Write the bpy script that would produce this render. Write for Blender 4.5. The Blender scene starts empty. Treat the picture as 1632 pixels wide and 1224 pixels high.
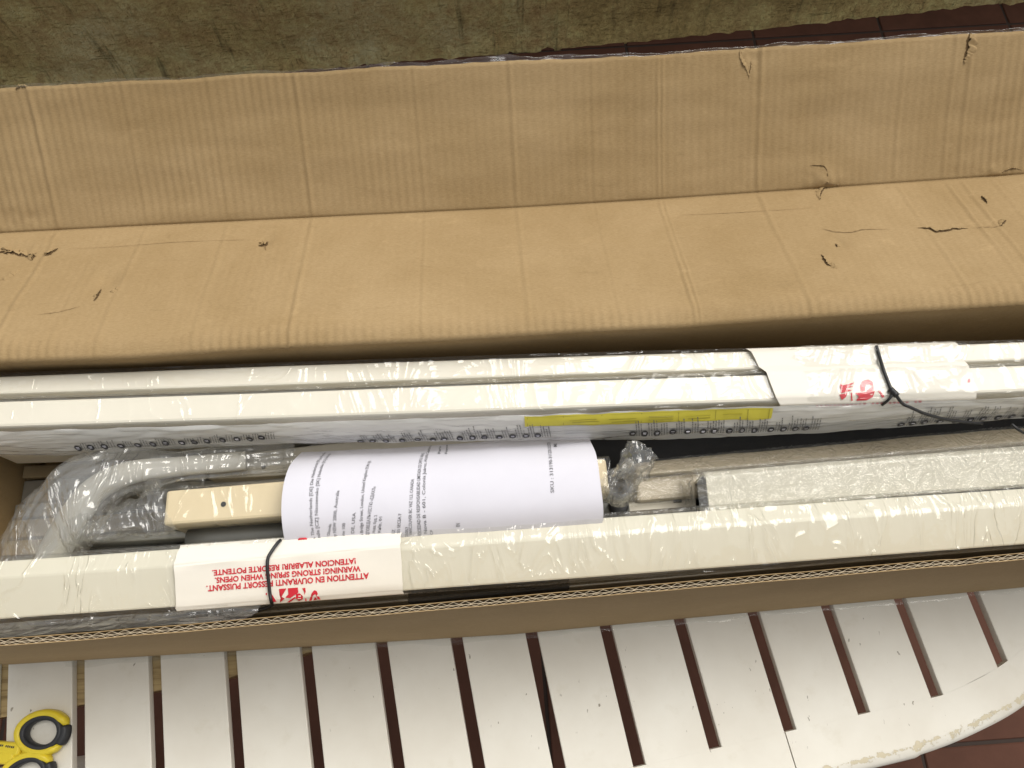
import bpy, bmesh, math, random
import numpy as np
from mathutils import Vector, Matrix, noise

S = bpy.context.scene
COL = S.collection
random.seed(7)
rad = math.radians

# ------------------------------------------------------------------ camera
F_PX, CX, CY, CAM_H = 1226.0, 816.0, 612.0, 0.9      # focal length in photo pixels; height above the table top


def cam_axes():
    Z = -np.array([14.0, -480.0, -F_PX]); Z /= np.linalg.norm(Z)
    X = np.array([1, .065, 0.0]); X[2] = -(X[:2] @ Z[:2]) / Z[2]; X /= np.linalg.norm(X)
    return np.array([X, np.cross(Z, X), Z])


R = cam_axes()
cam_d = bpy.data.cameras.new('camera')
cam_d.sensor_width = 36.0
cam_d.lens = 36.0 * F_PX / 1632.0
cam_d.clip_start = 0.02
cam_d.clip_end = 200
cam = bpy.data.objects.new('camera', cam_d)
COL.objects.link(cam)
M = Matrix([list(R[0]) + [0], list(R[1]) + [0], list(R[2]) + [CAM_H], [0, 0, 0, 1]])
cam.matrix_world = M
S.camera = cam

# ------------------------------------------------------------------ light
SUN_EL, SUN_AZ = 61.0, 50.0        # azimuth measured from +Y (behind the box) towards +X
w = bpy.data.worlds.new('World'); S.world = w; w.use_nodes = True
nt = w.node_tree; nt.nodes.clear()
sky = nt.nodes.new('ShaderNodeTexSky'); sky.sky_type = 'NISHITA'; sky.sun_disc = False
sky.sun_elevation = rad(SUN_EL); sky.sun_rotation = rad(SUN_AZ)
sky.dust_density = 4.0; sky.ozone_density = 0.6; sky.air_density = 1.0
hs = nt.nodes.new('ShaderNodeHueSaturation'); hs.inputs['Saturation'].default_value = 0.06
bg = nt.nodes.new('ShaderNodeBackground'); bg.inputs['Strength'].default_value = 0.15
wo = nt.nodes.new('ShaderNodeOutputWorld')
nt.links.new(sky.outputs[0], hs.inputs['Color']); nt.links.new(hs.outputs[0], bg.inputs[0]); nt.links.new(bg.outputs[0], wo.inputs[0])
sl = bpy.data.lights.new('sun', 'SUN'); sl.energy = 2.1; sl.angle = rad(44); sl.color = (1, .95, .86)
so = bpy.data.objects.new('sun', sl); COL.objects.link(so)
sd = Vector((math.sin(rad(SUN_AZ)) * math.cos(rad(SUN_EL)), math.cos(rad(SUN_AZ)) * math.cos(rad(SUN_EL)), math.sin(rad(SUN_EL))))
so.rotation_euler = sd.to_track_quat('Z', 'Y').to_euler()
so.location = sd * 5
S.view_settings.view_transform = 'Standard'
S.view_settings.look = 'None'
S.view_settings.gamma = 1
S.view_settings.use_curve_mapping = False
S.view_settings.exposure = -0.08
S.cycles.transparent_max_bounces = 24
S.cycles.max_bounces = 10

# ------------------------------------------------------------------ measuring helpers


def P(px, py, z):
    """the point at height z that the photograph shows at pixel (px, py)"""
    v = R @ np.array([px - CX, CY - py, -F_PX])
    t = (z - CAM_H) / v[2]
    return np.array([v[0] * t, v[1] * t, z])


class Line:
    """a lengthwise edge measured at a few pixels; gives y and z at any x"""
    def __init__(self, *pts, z=None):
        q = [P(p[0], p[1], p[2] if len(p) > 2 else z) for p in pts]
        self.x = np.array([a[0] for a in q]); self.y = np.array([a[1] for a in q]); self.z = np.array([a[2] for a in q])

    def at(self, x):
        def f(v):
            X = self.x
            if len(X) == 1: return v[0]
            if x < X[0]: return v[0] + (v[1] - v[0]) / (X[1] - X[0]) * (x - X[0]) * .6
            if x > X[-1]: return v[-1] + (v[-1] - v[-2]) / (X[-1] - X[-2]) * (x - X[-1]) * .6
            return float(np.interp(x, X, v))
        return np.array([x, f(self.y), f(self.z)])

    def off(self, dy=0, dz=0, z=None):
        n = Line.__new__(Line)
        n.x = self.x.copy(); n.y = self.y + dy; n.z = (self.z + dz) if z is None else np.full_like(self.z, z)
        return n


# ------------------------------------------------------------------ materials


def mat(name):
    m = bpy.data.materials.new(name); m.use_nodes = True
    t = m.node_tree
    b = t.nodes.get('Principled BSDF')
    return m, t, b


def nd(t, kind, **kw):
    n = t.nodes.new(kind)
    for k, v in kw.items():
        if k in n.inputs.keys(): n.inputs[k].default_value = v
        else: setattr(n, k, v)
    return n


def coords(t, scale=(1, 1, 1), rot=(0, 0, 0)):
    tc = nd(t, 'ShaderNodeTexCoord'); mp = nd(t, 'ShaderNodeMapping')
    mp.inputs['Scale'].default_value = scale; mp.inputs['Rotation'].default_value = rot
    t.links.new(tc.outputs['Object'], mp.inputs['Vector'])
    return mp.outputs['Vector']


def noise_n(t, vec, scale, detail=4, rough=.55, dist=0):
    n = nd(t, 'ShaderNodeTexNoise'); n.inputs['Scale'].default_value = scale; n.inputs['Detail'].default_value = detail
    n.inputs['Roughness'].default_value = rough; n.inputs['Distortion'].default_value = dist
    t.links.new(vec, n.inputs['Vector']); return n.outputs['Fac']


def ramp(t, fac, stops):
    r = nd(t, 'ShaderNodeValToRGB')
    e = r.color_ramp.elements
    while len(e) < len(stops): e.new(.5)
    for i, (p, c) in enumerate(stops):
        e[i].position = p; e[i].color = (*c, 1) if len(c) == 3 else c
    t.links.new(fac, r.inputs[0]); return r.outputs[0]


def bump(t, b, h, strength, dist=.001):
    n = nd(t, 'ShaderNodeBump'); n.inputs['Strength'].default_value = strength; n.inputs['Distance'].default_value = dist
    t.links.new(h, n.inputs['Height'])
    prev = b.inputs['Normal']
    if prev.is_linked: t.links.new(prev.links[0].from_socket, n.inputs['Normal'])
    t.links.new(n.outputs[0], prev); return n


def mixc(t, fac, a, bcol, typ='MIX'):
    n = nd(t, 'ShaderNodeMix'); n.data_type = 'RGBA'; n.blend_type = typ
    for k, v in ((0, fac), (6, a), (7, bcol)):
        if hasattr(v, 'links'): t.links.new(v, n.inputs[k])
        elif k == 0: n.inputs[0].default_value = v
        else: n.inputs[k].default_value = (*v, 1)
    return n.outputs[2]


def cardboard(name, c0, c1, rough=.85):
    m, t, b = mat(name)
    v = coords(t)
    fib = noise_n(t, coords(t, (1, 5, 5)), 260, 3, .7)
    big = noise_n(t, v, 5, 6, .68, .4)
    c = ramp(t, big, [(.32, c0), (.68, c1)])
    st_ = noise_n(t, coords(t, (1, 2.5, 2.5), (0, 0, .3)), 22, 6, .7, 1.0)
    c = mixc(t, ramp(t, st_, [(.60, (0, 0, 0)), (.72, (.30, .30, .30))]), c, tuple(q * .72 for q in c0))
    c = mixc(t, ramp(t, st_, [(.30, (.25, .25, .25)), (.40, (0, 0, 0))]), c, tuple(min(1, q * 1.28) for q in c1))
    c = mixc(t, .35, c, ramp(t, fib, [(.3, (.25, .22, .18)), (.7, (.75, .72, .68))]), 'SOFT_LIGHT')
    t.links.new(c, b.inputs['Base Color'])
    b.inputs['Roughness'].default_value = rough
    b.inputs['Specular IOR Level'].default_value = .25
    bump(t, b, noise_n(t, v, 420, 3, .6), .25, .0006)
    return m


M_CARD = cardboard('cardboard_inner_face', (.295, .203, .096), (.365, .26, .136))
M_CARD_OUT = cardboard('cardboard_outer_face', (.34, .24, .125), (.40, .285, .155))
M_CORE = cardboard('cardboard_fluting', (.46, .38, .27), (.58, .49, .36))
M_TORN = cardboard('cardboard_torn_core', (.07, .042, .018), (.16, .10, .045))
M_CRACK = cardboard('cardboard_cracked_liner', (.19, .125, .06), (.27, .18, .09))


def plain(name, col, rough=.5, metal=0, spec=.5, coat=0, nscale=30, var=.06, bumps=0, bscale=300):
    m, t, b = mat(name)
    v = coords(t)
    lo = tuple(max(0, c * (1 - var)) for c in col); hi = tuple(min(1, c * (1 + var)) for c in col)
    t.links.new(ramp(t, noise_n(t, v, nscale, 5, .6), [(.3, lo), (.7, hi)]), b.inputs['Base Color'])
    b.inputs['Roughness'].default_value = rough; b.inputs['Metallic'].default_value = metal
    b.inputs['Specular IOR Level'].default_value = spec; b.inputs['Coat Weight'].default_value = coat
    if bumps: bump(t, b, noise_n(t, v, bscale, 3, .6), bumps, .0006)
    return m


M_CREAM = plain('cream_powder_coat', (.80, .755, .645), .38, var=.02, nscale=8)
M_CREAM2 = plain('ivory_powder_coat', (.72, .68, .555), .42, var=.02, nscale=8)
M_TUBE = plain('pale_ivory_tube_coat', (.60, .565, .46), .42, var=.02, nscale=8)
M_GREY = plain('grey_aluminium', (.40, .39, .36), .38, metal=.55, var=.05)
M_GREYDK = plain('dark_grey_aluminium', (.16, .155, .14), .4, metal=.4, var=.08)
M_GREIGE = plain('greige_aluminium', (.36, .33, .27), .45, metal=.25, var=.05)
M_BEIGE = plain('beige_coated_aluminium', (.54, .46, .33), .42, var=.04)
M_TAN = plain('tan_coated_aluminium', (.72, .60, .39), .45, var=.04, nscale=14)
M_BLACK = plain('black_plastic', (.012, .012, .013), .45, var=.1)
M_BLACKRUB = plain('black_rubber_grip', (.022, .023, .026), .55, var=.15, bumps=.2)
M_YELLOW = plain('yellow_handle_plastic', (.72, .56, .03), .42, var=.05)
M_STICKER = plain('yellow_sticker', (.50, .44, .045), .5, var=.06, nscale=60)
M_STICKLINE = plain('olive_sticker_print', (.30, .26, .03), .6)
M_PAPER = plain('white_paper', (.65, .64, .695), .75, spec=.2, var=.015, nscale=40, bumps=.12, bscale=60)
M_SLEEVE = plain('cream_sleeve_paper', (.78, .74, .655), .6, spec=.3, var=.02, nscale=30, bumps=.1, bscale=90)
M_INK = plain('black_print_ink', (.03, .03, .035), .6)
M_INKSOFT = plain('faded_page_ink', (.13, .13, .14), .7)
M_INKGREY = plain('grey_print_ink', (.13, .13, .13), .6)
M_RED = plain('red_print_ink', (.55, .015, .03), .6, var=.12)
M_PINK = plain('red_ink_seen_through_paper', (.62, .25, .27), .7)
M_PIPE = plain('pale_grey_plastic', (.44, .42, .37), .4, var=.03)
M_STEEL = plain('scissor_steel', (.6, .6, .6), .25, metal=1)


def wood_mat():
    m, t, b = mat('bare_tan_wood')
    g = noise_n(t, coords(t, (3, 60, 60)), 4, 6, .6, .6)
    t.links.new(ramp(t, g, [(.3, (.22, .15, .065)), (.5, (.42, .31, .15)), (.75, (.52, .40, .21))]), b.inputs['Base Color'])
    b.inputs['Roughness'].default_value = .8
    bump(t, b, g, .3, .001)
    return m


M_WOOD = wood_mat()
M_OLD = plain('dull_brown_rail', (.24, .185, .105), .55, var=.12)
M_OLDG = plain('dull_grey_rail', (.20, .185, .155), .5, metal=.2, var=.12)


def table_paint():
    m, t, b = mat('worn_white_table_paint')
    v = coords(t)
    big = noise_n(t, v, 9, 5, .6)
    c = ramp(t, big, [(.3, (.69, .65, .56)), (.7, (.78, .75, .665))])
    sm = noise_n(t, v, 34, 5, .65)
    c = mixc(t, ramp(t, sm, [(.58, (0, 0, 0)), (.75, (.35, .35, .35))]), c, (.60, .55, .43))
    # small dark scuffs and specks
    sp = noise_n(t, coords(t, (1, .45, 1), (0, 0, .5)), 210, 2, .5)
    gate = noise_n(t, v, 14, 2, .5)
    spm = ramp(t, sp, [(.715, (0, 0, 0)), (.735, (1, 1, 1))])
    gm = ramp(t, gate, [(.5, (0, 0, 0)), (.6, (.85, .85, .85))])
    k = nd(t, 'ShaderNodeMath', operation='MULTIPLY'); t.links.new(spm, k.inputs[0]); t.links.new(gm, k.inputs[1])
    c = mixc(t, k.outputs[0], c, (.20, .165, .11))
    # paint flaked off along the worn rim edge (attribute 'wear')
    at = nd(t, 'ShaderNodeAttribute'); at.attribute_name = 'wear'
    fl = noise_n(t, v, 105, 6, .7)
    ad = nd(t, 'ShaderNodeMath', operation='ADD'); t.links.new(at.outputs['Fac'], ad.inputs[0]); t.links.new(fl, ad.inputs[1])
    chip = ramp(t, ad.outputs[0], [(.985, (0, 0, 0)), (1.0, (1, 1, 1))])
    c = mixc(t, chip, c, (.60, .53, .38))
    t.links.new(c, b.inputs['Base Color'])
    b.inputs['Roughness'].default_value = .48
    b.inputs['Specular IOR Level'].default_value = .35
    bump(t, b, noise_n(t, v, 60, 4, .6), .12, .001)
    iv = nd(t, 'ShaderNodeMath', operation='SUBTRACT'); iv.inputs[0].default_value = 1; t.links.new(chip, iv.inputs[1])
    bump(t, b, iv.outputs[0], .6, .0006)
    return m


M_TABLE = table_paint()


def film_mat(name, haze=.06, rough=.12, base=.07, bscale=60, bstr=.5, stretch=(1, 1, 1), rot=(0, 0, 0), dist=.002, tint=(.97, .97, .96), fine=0, ridge=0, rscale=12, rstretch=(1, 1, 1), rrot=(0, 0, 0)):
    m, t, b = mat(name)
    t.nodes.remove(b)
    out = t.nodes['Material Output']
    tr = nd(t, 'ShaderNodeBsdfTransparent'); tr.inputs[0].default_value = (*tint, 1)
    gl = nd(t, 'ShaderNodeBsdfGlossy'); gl.inputs['Roughness'].default_value = rough
    df = nd(t, 'ShaderNodeBsdfDiffuse'); df.inputs[0].default_value = (.85, .85, .83, 1)
    lw = nd(t, 'ShaderNodeLayerWeight'); lw.inputs[0].default_value = .5
    bp = nd(t, 'ShaderNodeBump'); bp.inputs['Strength'].default_value = bstr; bp.inputs['Distance'].default_value = dist
    t.links.new(noise_n(t, coords(t, stretch, rot), bscale, 3, .55, .8), bp.inputs['Height'])
    nrm = bp.outputs[0]
    if ridge:
        ra_ = noise_n(t, coords(t, rstretch, rrot), rscale, 3, .5, 1.2)
        a1 = nd(t, 'ShaderNodeMath', operation='MULTIPLY_ADD'); a1.inputs[1].default_value = 2; a1.inputs[2].default_value = -1; t.links.new(ra_, a1.inputs[0])
        a2 = nd(t, 'ShaderNodeMath', operation='ABSOLUTE'); t.links.new(a1.outputs[0], a2.inputs[0])
        a3 = nd(t, 'ShaderNodeMath', operation='SUBTRACT'); a3.inputs[0].default_value = 1; t.links.new(a2.outputs[0], a3.inputs[1])
        a4 = nd(t, 'ShaderNodeMath', operation='POWER'); a4.inputs[1].default_value = 9; t.links.new(a3.outputs[0], a4.inputs[0])
        b3 = nd(t, 'ShaderNodeBump'); b3.inputs['Strength'].default_value = 1; b3.inputs['Distance'].default_value = ridge
        t.links.new(a4.outputs[0], b3.inputs['Height']); t.links.new(nrm, b3.inputs['Normal']); nrm = b3.outputs[0]
    if fine:
        b2 = nd(t, 'ShaderNodeBump'); b2.inputs['Strength'].default_value = fine; b2.inputs['Distance'].default_value = dist * .4
        t.links.new(noise_n(t, coords(t), bscale * 4, 2, .5), b2.inputs['Height']); t.links.new(nrm, b2.inputs['Normal']); nrm = b2.outputs[0]
    for n in (gl, lw): t.links.new(nrm, n.inputs['Normal'])
    pw = nd(t, 'ShaderNodeMath', operation='POWER'); pw.inputs[1].default_value = 4
    t.links.new(lw.outputs['Facing'], pw.inputs[0])
    ma = nd(t, 'ShaderNodeMath', operation='MULTIPLY_ADD'); ma.inputs[1].default_value = .55; ma.inputs[2].default_value = base
    t.links.new(pw.outputs[0], ma.inputs[0])
    m1 = nd(t, 'ShaderNodeMixShader'); m1.inputs[0].default_value = haze
    t.links.new(tr.outputs[0], m1.inputs[1]); t.links.new(df.outputs[0], m1.inputs[2])
    m2 = nd(t, 'ShaderNodeMixShader'); t.links.new(ma.outputs[0], m2.inputs[0])
    t.links.new(m1.outputs[0], m2.inputs[1]); t.links.new(gl.outputs[0], m2.inputs[2])
    t.links.new(m2.outputs[0], out.inputs['Surface'])
    return m


M_FILM = film_mat('clear_wrap_film', haze=.03, base=.06, rough=.06, bscale=22, bstr=.7, stretch=(.7, 1.6, 1.6), dist=.004, ridge=.002, rscale=16, rstretch=(1, .5, .5), rrot=(0, 0, .5))
M_FILMFRONT = film_mat('clear_tight_film', haze=.03, base=.07, rough=.06, bscale=26, bstr=.8, stretch=(1, .4, .4), rot=(0, 0, .55), dist=.004, ridge=.0022, rscale=30, rstretch=(1, .35, .35), rrot=(0, 0, .6))
M_FILMBUB = film_mat('pebbled_bubble_film', haze=.07, base=.08, rough=.06, bscale=150, bstr=1.0, fine=.6, dist=.003, ridge=.0015, rscale=40)
M_BAG = film_mat('crinkled_clear_bag', haze=.06, base=.10, rough=.05, bscale=16, bstr=.7, dist=.004, ridge=.004, rscale=14, rstretch=(1.6, .5, .5), rrot=(0, 0, .8))
M_SKIRT = film_mat('clear_packing_tape', haze=.02, base=.04, rough=.1, bscale=40, bstr=.5)
M_MILK = film_mat('milky_printed_film', haze=.45, base=.05, rough=.08, bscale=22, bstr=.5, stretch=(.6, 1.5, 1.5), dist=.003, ridge=.002, rscale=9, rstretch=(.5, 2, 2))


def wall_mat():
    m, t, b = mat('rough_grimy_concrete')
    v = coords(t)
    big = noise_n(t, v, 2.2, 6, .62)
    mid = noise_n(t, v, 16, 6, .7)
    c = ramp(t, big, [(.28, (.40, .30, .125)), (.5, (.60, .475, .225)), (.75, (.72, .61, .35))])
    c = mixc(t, .65, c, ramp(t, mid, [(.3, (.30, .29, .26)), (.7, (.74, .73, .69))]), 'OVERLAY')
    c = mixc(t, .55, c, ramp(t, noise_n(t, v, 75, 6, .75, .5), [(.35, (.30, .29, .25)), (.65, (.78, .77, .72))]), 'OVERLAY')
    streak = noise_n(t, coords(t, (26, 1, 3)), 1.4, 4, .6)
    c = mixc(t, ramp(t, streak, [(.6, (0, 0, 0)), (.75, (.7, .7, .7))]), c, (.055, .045, .022))
    t.links.new(c, b.inputs['Base Color'])
    b.inputs['Roughness'].default_value = .9; b.inputs['Specular IOR Level'].default_value = .15
    bump(t, b, noise_n(t, v, 30, 8, .72, .4), 1.0, .02)
    bump(t, b, noise_n(t, v, 110, 5, .7), .9, .006)
    sc = noise_n(t, coords(t, (7, 1, 60), (0, .35, 0)), 3, 3, .6, 1.2)
    bump(t, b, ramp(t, sc, [(.62, (0, 0, 0)), (.68, (1, 1, 1))]), 1.0, .012)
    sc2 = noise_n(t, coords(t, (60, 1, 9), (0, -.15, 0)), 3, 3, .6, 1.2)
    bump(t, b, ramp(t, sc2, [(.64, (0, 0, 0)), (.70, (1, 1, 1))]), 1.0, .012)
    return m


M_WALL = wall_mat()


def tile_mat():
    m, t, b = mat('terracotta_tile')
    v = coords(t)
    oi = nd(t, 'ShaderNodeObjectInfo')
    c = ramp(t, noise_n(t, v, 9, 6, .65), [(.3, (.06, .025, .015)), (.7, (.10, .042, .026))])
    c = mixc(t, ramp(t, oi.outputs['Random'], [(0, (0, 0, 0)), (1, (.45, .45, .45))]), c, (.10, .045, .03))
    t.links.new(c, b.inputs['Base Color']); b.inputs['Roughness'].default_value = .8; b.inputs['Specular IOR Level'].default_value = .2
    bump(t, b, noise_n(t, v, 60, 4), .2, .002)
    return m


M_TILE = tile_mat()
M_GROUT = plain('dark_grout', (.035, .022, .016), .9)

# ------------------------------------------------------------------ object helpers


def empty(name, loc, label, cat, group=None):
    o = bpy.data.objects.new(name, None); COL.objects.link(o); o.empty_display_size = .05
    o.location = Vector([float(a) for a in loc])
    o['label'] = label; o['category'] = cat
    if group: o['group'] = group
    return o


def tag(o, label, cat, group=None):
    o['label'] = label; o['category'] = cat
    if group: o['group'] = group
    return o


def link(name, me, parent=None, label=None):
    o = bpy.data.objects.new(name, me); COL.objects.link(o)
    if parent is not None:
        o.parent = parent
        chain = Matrix.Identity(4); p = parent
        loc = Vector((0, 0, 0))
        while p is not None:
            loc += p.location; p = p.parent
        o.location = -loc                       # meshes are modelled in world coordinates
    if label: o['label'] = label
    return o


def mesh(name, verts, faces, m, parent=None, smooth=False, bevel=0, label=None, segs=2, solid=0):
    me = bpy.data.meshes.new(name)
    me.from_pydata([tuple(float(c) for c in v) for v in verts], [], faces)
    me.materials.append(m)
    if smooth: me.polygons.foreach_set('use_smooth', [True] * len(me.polygons))
    me.update()
    bm = bmesh.new(); bm.from_mesh(me)
    if not solid: bmesh.ops.recalc_face_normals(bm, faces=bm.faces)
    bm.to_mesh(me); bm.free()
    o = link(name, me, parent, label)
    if solid:
        s = o.modifiers.new('solid', 'SOLIDIFY'); s.thickness = solid; s.offset = -1
    if bevel:
        bv = o.modifiers.new('bevel', 'BEVEL'); bv.width = bevel; bv.segments = segs; bv.limit_method = 'ANGLE'; bv.angle_limit = rad(30)
    return o


def loft(name, lines, x0, x1, m, parent=None, nx=2, closed=True, bevel=.0012, smooth=False, label=None, caps=True):
    xs = np.linspace(x0, x1, nx)
    n = len(lines); v = []; f = []
    for x in xs: v += [l.at(x) for l in lines]
    for i in range(nx - 1):
        for j in range(n if closed else n - 1):
            a = i * n + j; b = i * n + (j + 1) % n
            f.append((a, b, b + n, a + n))
    if closed and caps:
        f.append(tuple(range(n))[::-1]); f.append(tuple((nx - 1) * n + j for j in range(n)))
    return mesh(name, v, f, m, parent, smooth, bevel, label)


def box(name, lo, hi, m, parent=None, bevel=.001, label=None):
    x0, y0, z0 = lo; x1, y1, z1 = hi
    v = [(x0, y0, z0), (x1, y0, z0), (x1, y1, z0), (x0, y1, z0), (x0, y0, z1), (x1, y0, z1), (x1, y1, z1), (x0, y1, z1)]
    f = [(0, 3, 2, 1), (4, 5, 6, 7), (0, 1, 5, 4), (1, 2, 6, 5), (2, 3, 7, 6), (3, 0, 4, 7)]
    return mesh(name, v, f, m, parent, bevel=bevel, label=label)


def spline(pts, n):
    pts = [np.array(p, float) for p in pts]
    q = [2 * pts[0] - pts[1]] + pts + [2 * pts[-1] - pts[-2]]
    out = []; segs = len(pts) - 1
    for k in range(n):
        s = k / (n - 1) * segs; i = min(int(s), segs - 1); u = s - i
        a, b, c, d = q[i:i + 4]
        out.append(.5 * (2 * b + (c - a) * u + (2 * a - 5 * b + 4 * c - d) * u * u + (3 * b - a - 3 * c + d) * u ** 3))
    return out


def tube(name, pts, r, m, parent=None, seg=12, n=None, flat=1.0, jig=None, label=None, cap=True):
    c = spline(pts, n) if n else [np.array(p, float) for p in pts]
    v = []; f = []; N = len(c)
    for i, p in enumerate(c):
        d = c[min(i + 1, N - 1)] - c[max(i - 1, 0)]; d = d / (np.linalg.norm(d) + 1e-12)
        up = np.array([0, 0, 1.]) if abs(d[2]) < .9 else np.array([0, 1., 0])
        s = np.cross(d, up); s /= np.linalg.norm(s); u = np.cross(s, d)
        rr = r(i / (N - 1)) if callable(r) else r
        for k in range(seg):
            a = 2 * math.pi * k / seg
            q = rr * (1 + (jig(i / (N - 1), a, p) if jig else 0))
            v.append(p + s * math.cos(a) * q + u * math.sin(a) * q * flat)
    for i in range(N - 1):
        for k in range(seg):
            a = i * seg + k; b = i * seg + (k + 1) % seg
            f.append((a, b, b + seg, a + seg))
    if cap:
        f.append(tuple(range(seg))[::-1]); f.append(tuple((N - 1) * seg + k for k in range(seg)))
    return mesh(name, v, f, m, parent, smooth=True, label=label)


def sheet(name, fn, us, vs, m, parent=None, smooth=True, solid=0, label=None):
    v = [fn(u, q) for u in us for q in vs]; n = len(vs)
    f = [(i * n + j, i * n + j + 1, (i + 1) * n + j + 1, (i + 1) * n + j) for i in range(len(us) - 1) for j in range(n - 1)]
    return mesh(name, v, f, m, parent, smooth, label=label, solid=solid)


_font_cache = {}


def text_mesh(body, size, bold=0.0):
    c = bpy.data.curves.new('t', 'FONT'); c.body = body; c.size = size; c.resolution_u = 3; c.offset = bold
    o = bpy.data.objects.new('t', c); COL.objects.link(o)
    dg = bpy.context.evaluated_depsgraph_get(); dg.update()
    me = o.evaluated_get(dg).to_mesh()
    v = [tuple(a.co) for a in me.vertices]; f = [tuple(p.vertices) for p in me.polygons]
    o.evaluated_get(dg).to_mesh_clear()
    bpy.data.objects.remove(o); bpy.data.curves.remove(c)
    return v, f


def text_on(name, body, size, mapper, m, parent, bold=0.0, width=None):
    v, f = text_mesh(body, size, bold)
    w_ = max(a[0] for a in v)
    k = (width / w_) if width else 1.0
    return mesh(name, [mapper(a[0] * k, a[1]) for a in v], f, m, parent)


def nz(x, y, z=0.0):
    return noise.noise(Vector((x, y, z)))


# ================================================================== SETTING
FLOOR_Z = -.72
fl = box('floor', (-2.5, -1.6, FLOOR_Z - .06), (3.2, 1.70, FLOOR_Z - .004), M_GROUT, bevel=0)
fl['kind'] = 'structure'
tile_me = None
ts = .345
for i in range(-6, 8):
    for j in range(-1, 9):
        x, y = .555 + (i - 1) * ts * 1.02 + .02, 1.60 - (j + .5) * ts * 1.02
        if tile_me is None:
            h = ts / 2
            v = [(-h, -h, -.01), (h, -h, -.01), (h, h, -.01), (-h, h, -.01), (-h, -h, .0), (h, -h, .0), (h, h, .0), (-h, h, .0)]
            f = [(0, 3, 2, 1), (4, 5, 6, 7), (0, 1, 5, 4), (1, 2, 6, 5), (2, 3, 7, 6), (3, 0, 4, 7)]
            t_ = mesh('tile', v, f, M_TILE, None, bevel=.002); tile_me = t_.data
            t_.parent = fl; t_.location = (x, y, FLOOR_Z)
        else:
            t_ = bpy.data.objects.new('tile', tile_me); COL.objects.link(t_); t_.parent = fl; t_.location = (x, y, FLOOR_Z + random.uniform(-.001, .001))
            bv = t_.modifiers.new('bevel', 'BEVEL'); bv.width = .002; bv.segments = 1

# concrete wall behind: its foot runs a little skew to the box
wf = Line((1080, 55), (1632, -4), z=FLOOR_Z)


def wall_pt(x, z):
    p = wf.at(x)
    d = nz(x * 7, z * 7, 3) * .006 + nz(x * 25, z * 25, 9) * .003
    foot = max(0, (FLOOR_Z + .05 - z)) * .25 * (1 + nz(x * 30, 0, 5))
    return (x, p[1] - d - foot, z)


cw = empty('concrete_wall', (0, 1.62, FLOOR_Z), 'rough grimy olive-brown concrete wall behind the cardboard box', 'wall')
sheet('plaster_face', wall_pt, np.linspace(-2.4, 3.0, 260), np.linspace(FLOOR_Z - .01, .25, 60), M_WALL, cw)
box('wall_core', (-2.4, 1.76, FLOOR_Z - .01), (3.0, 1.95, .249), M_WALL, cw, bevel=.004)

# ================================================================== TABLE
A8 = math.atan2(.14, .99)
T_ = np.array([math.cos(A8), math.sin(A8)]); V_ = np.array([-math.sin(A8), math.cos(A8)])


def tb(u, v, z=0.0):
    p = T_ * u + V_ * v
    return (p[0], p[1], z)


tbl = empty('garden_table', (.0, .2, FLOOR_Z), 'white painted slatted garden table with curved worn rim under the box', 'table')
PITCH, GAP, TH = .0829, .0132, .010
V_END = -.103
u_slot0 = (P(832, 994, 0)[:2] + np.array([.002, 0])) @ T_ + .006     # centre of one measured slot
EDGE = [(-.90, -.02), (-.86, -.085), (-.78, -.128), (-.66, -.1455), (.30, -.1455), (.40, -.1435), (.47, -.135), (.53, -.120), (.60, -.088), (.66, -.045), (.71, .01), (.74, .09)]
ecurve = spline(EDGE, 160)


def edge_v(u):
    us = [p[0] for p in ecurve]; vs = [p[1] for p in ecurve]
    return float(np.interp(u, us, vs))


def slot_end(u):
    return max(V_END, edge_v(u) + .0365)


def prism(name, poly, z0, z1, m, parent, bevel=.0, wearfn=None, label=None):
    n = len(poly)
    v = [tb(p[0], p[1], z0) for p in poly] + [tb(p[0], p[1], z1) for p in poly]
    f = [tuple(range(n))[::-1], tuple(range(n, 2 * n))] + [(i, (i + 1) % n, (i + 1) % n + n, i + n) for i in range(n)]
    return mesh(name, v, f, m, parent, bevel=bevel, label=label)


for k in range(-10, 9):
    u0 = u_slot0 + k * PITCH + GAP / 2; u1 = u0 + PITCH - GAP
    if u1 > .72: break
    top = .58 + random.uniform(-.003, .003)
    lo0, lo1 = slot_end(u0) + .0002, slot_end(u1) + .0002
    ch = .0010
    pr_ = [(u0, -TH), (u0, -ch), (u0 + ch * .3, -ch * .3), (u0 + ch, 0)] + [(u0 + (u1 - u0) * k_ / 8, 0) for k_ in range(1, 8)] + [(u1 - ch, 0), (u1 - ch * .3, -ch * .3), (u1, -ch), (u1, -TH)]
    v = []
    for u, z in pr_: v.append(tb(u, slot_end(u) + .00004, z))
    for u, z in pr_: v.append(tb(u, top, z))
    n_ = len(pr_)
    mesh('slat', v, [tuple(range(n_)), tuple(range(n_, 2 * n_))[::-1]] + [(i, i + n_, (i + 1) % n_ + n_, (i + 1) % n_) for i in range(n_)], M_TABLE, tbl)

# rim: two curved boards meeting at a fine joint below one slot
u_joint = (P(1252, 1170, 0)[:2]) @ T_


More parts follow.
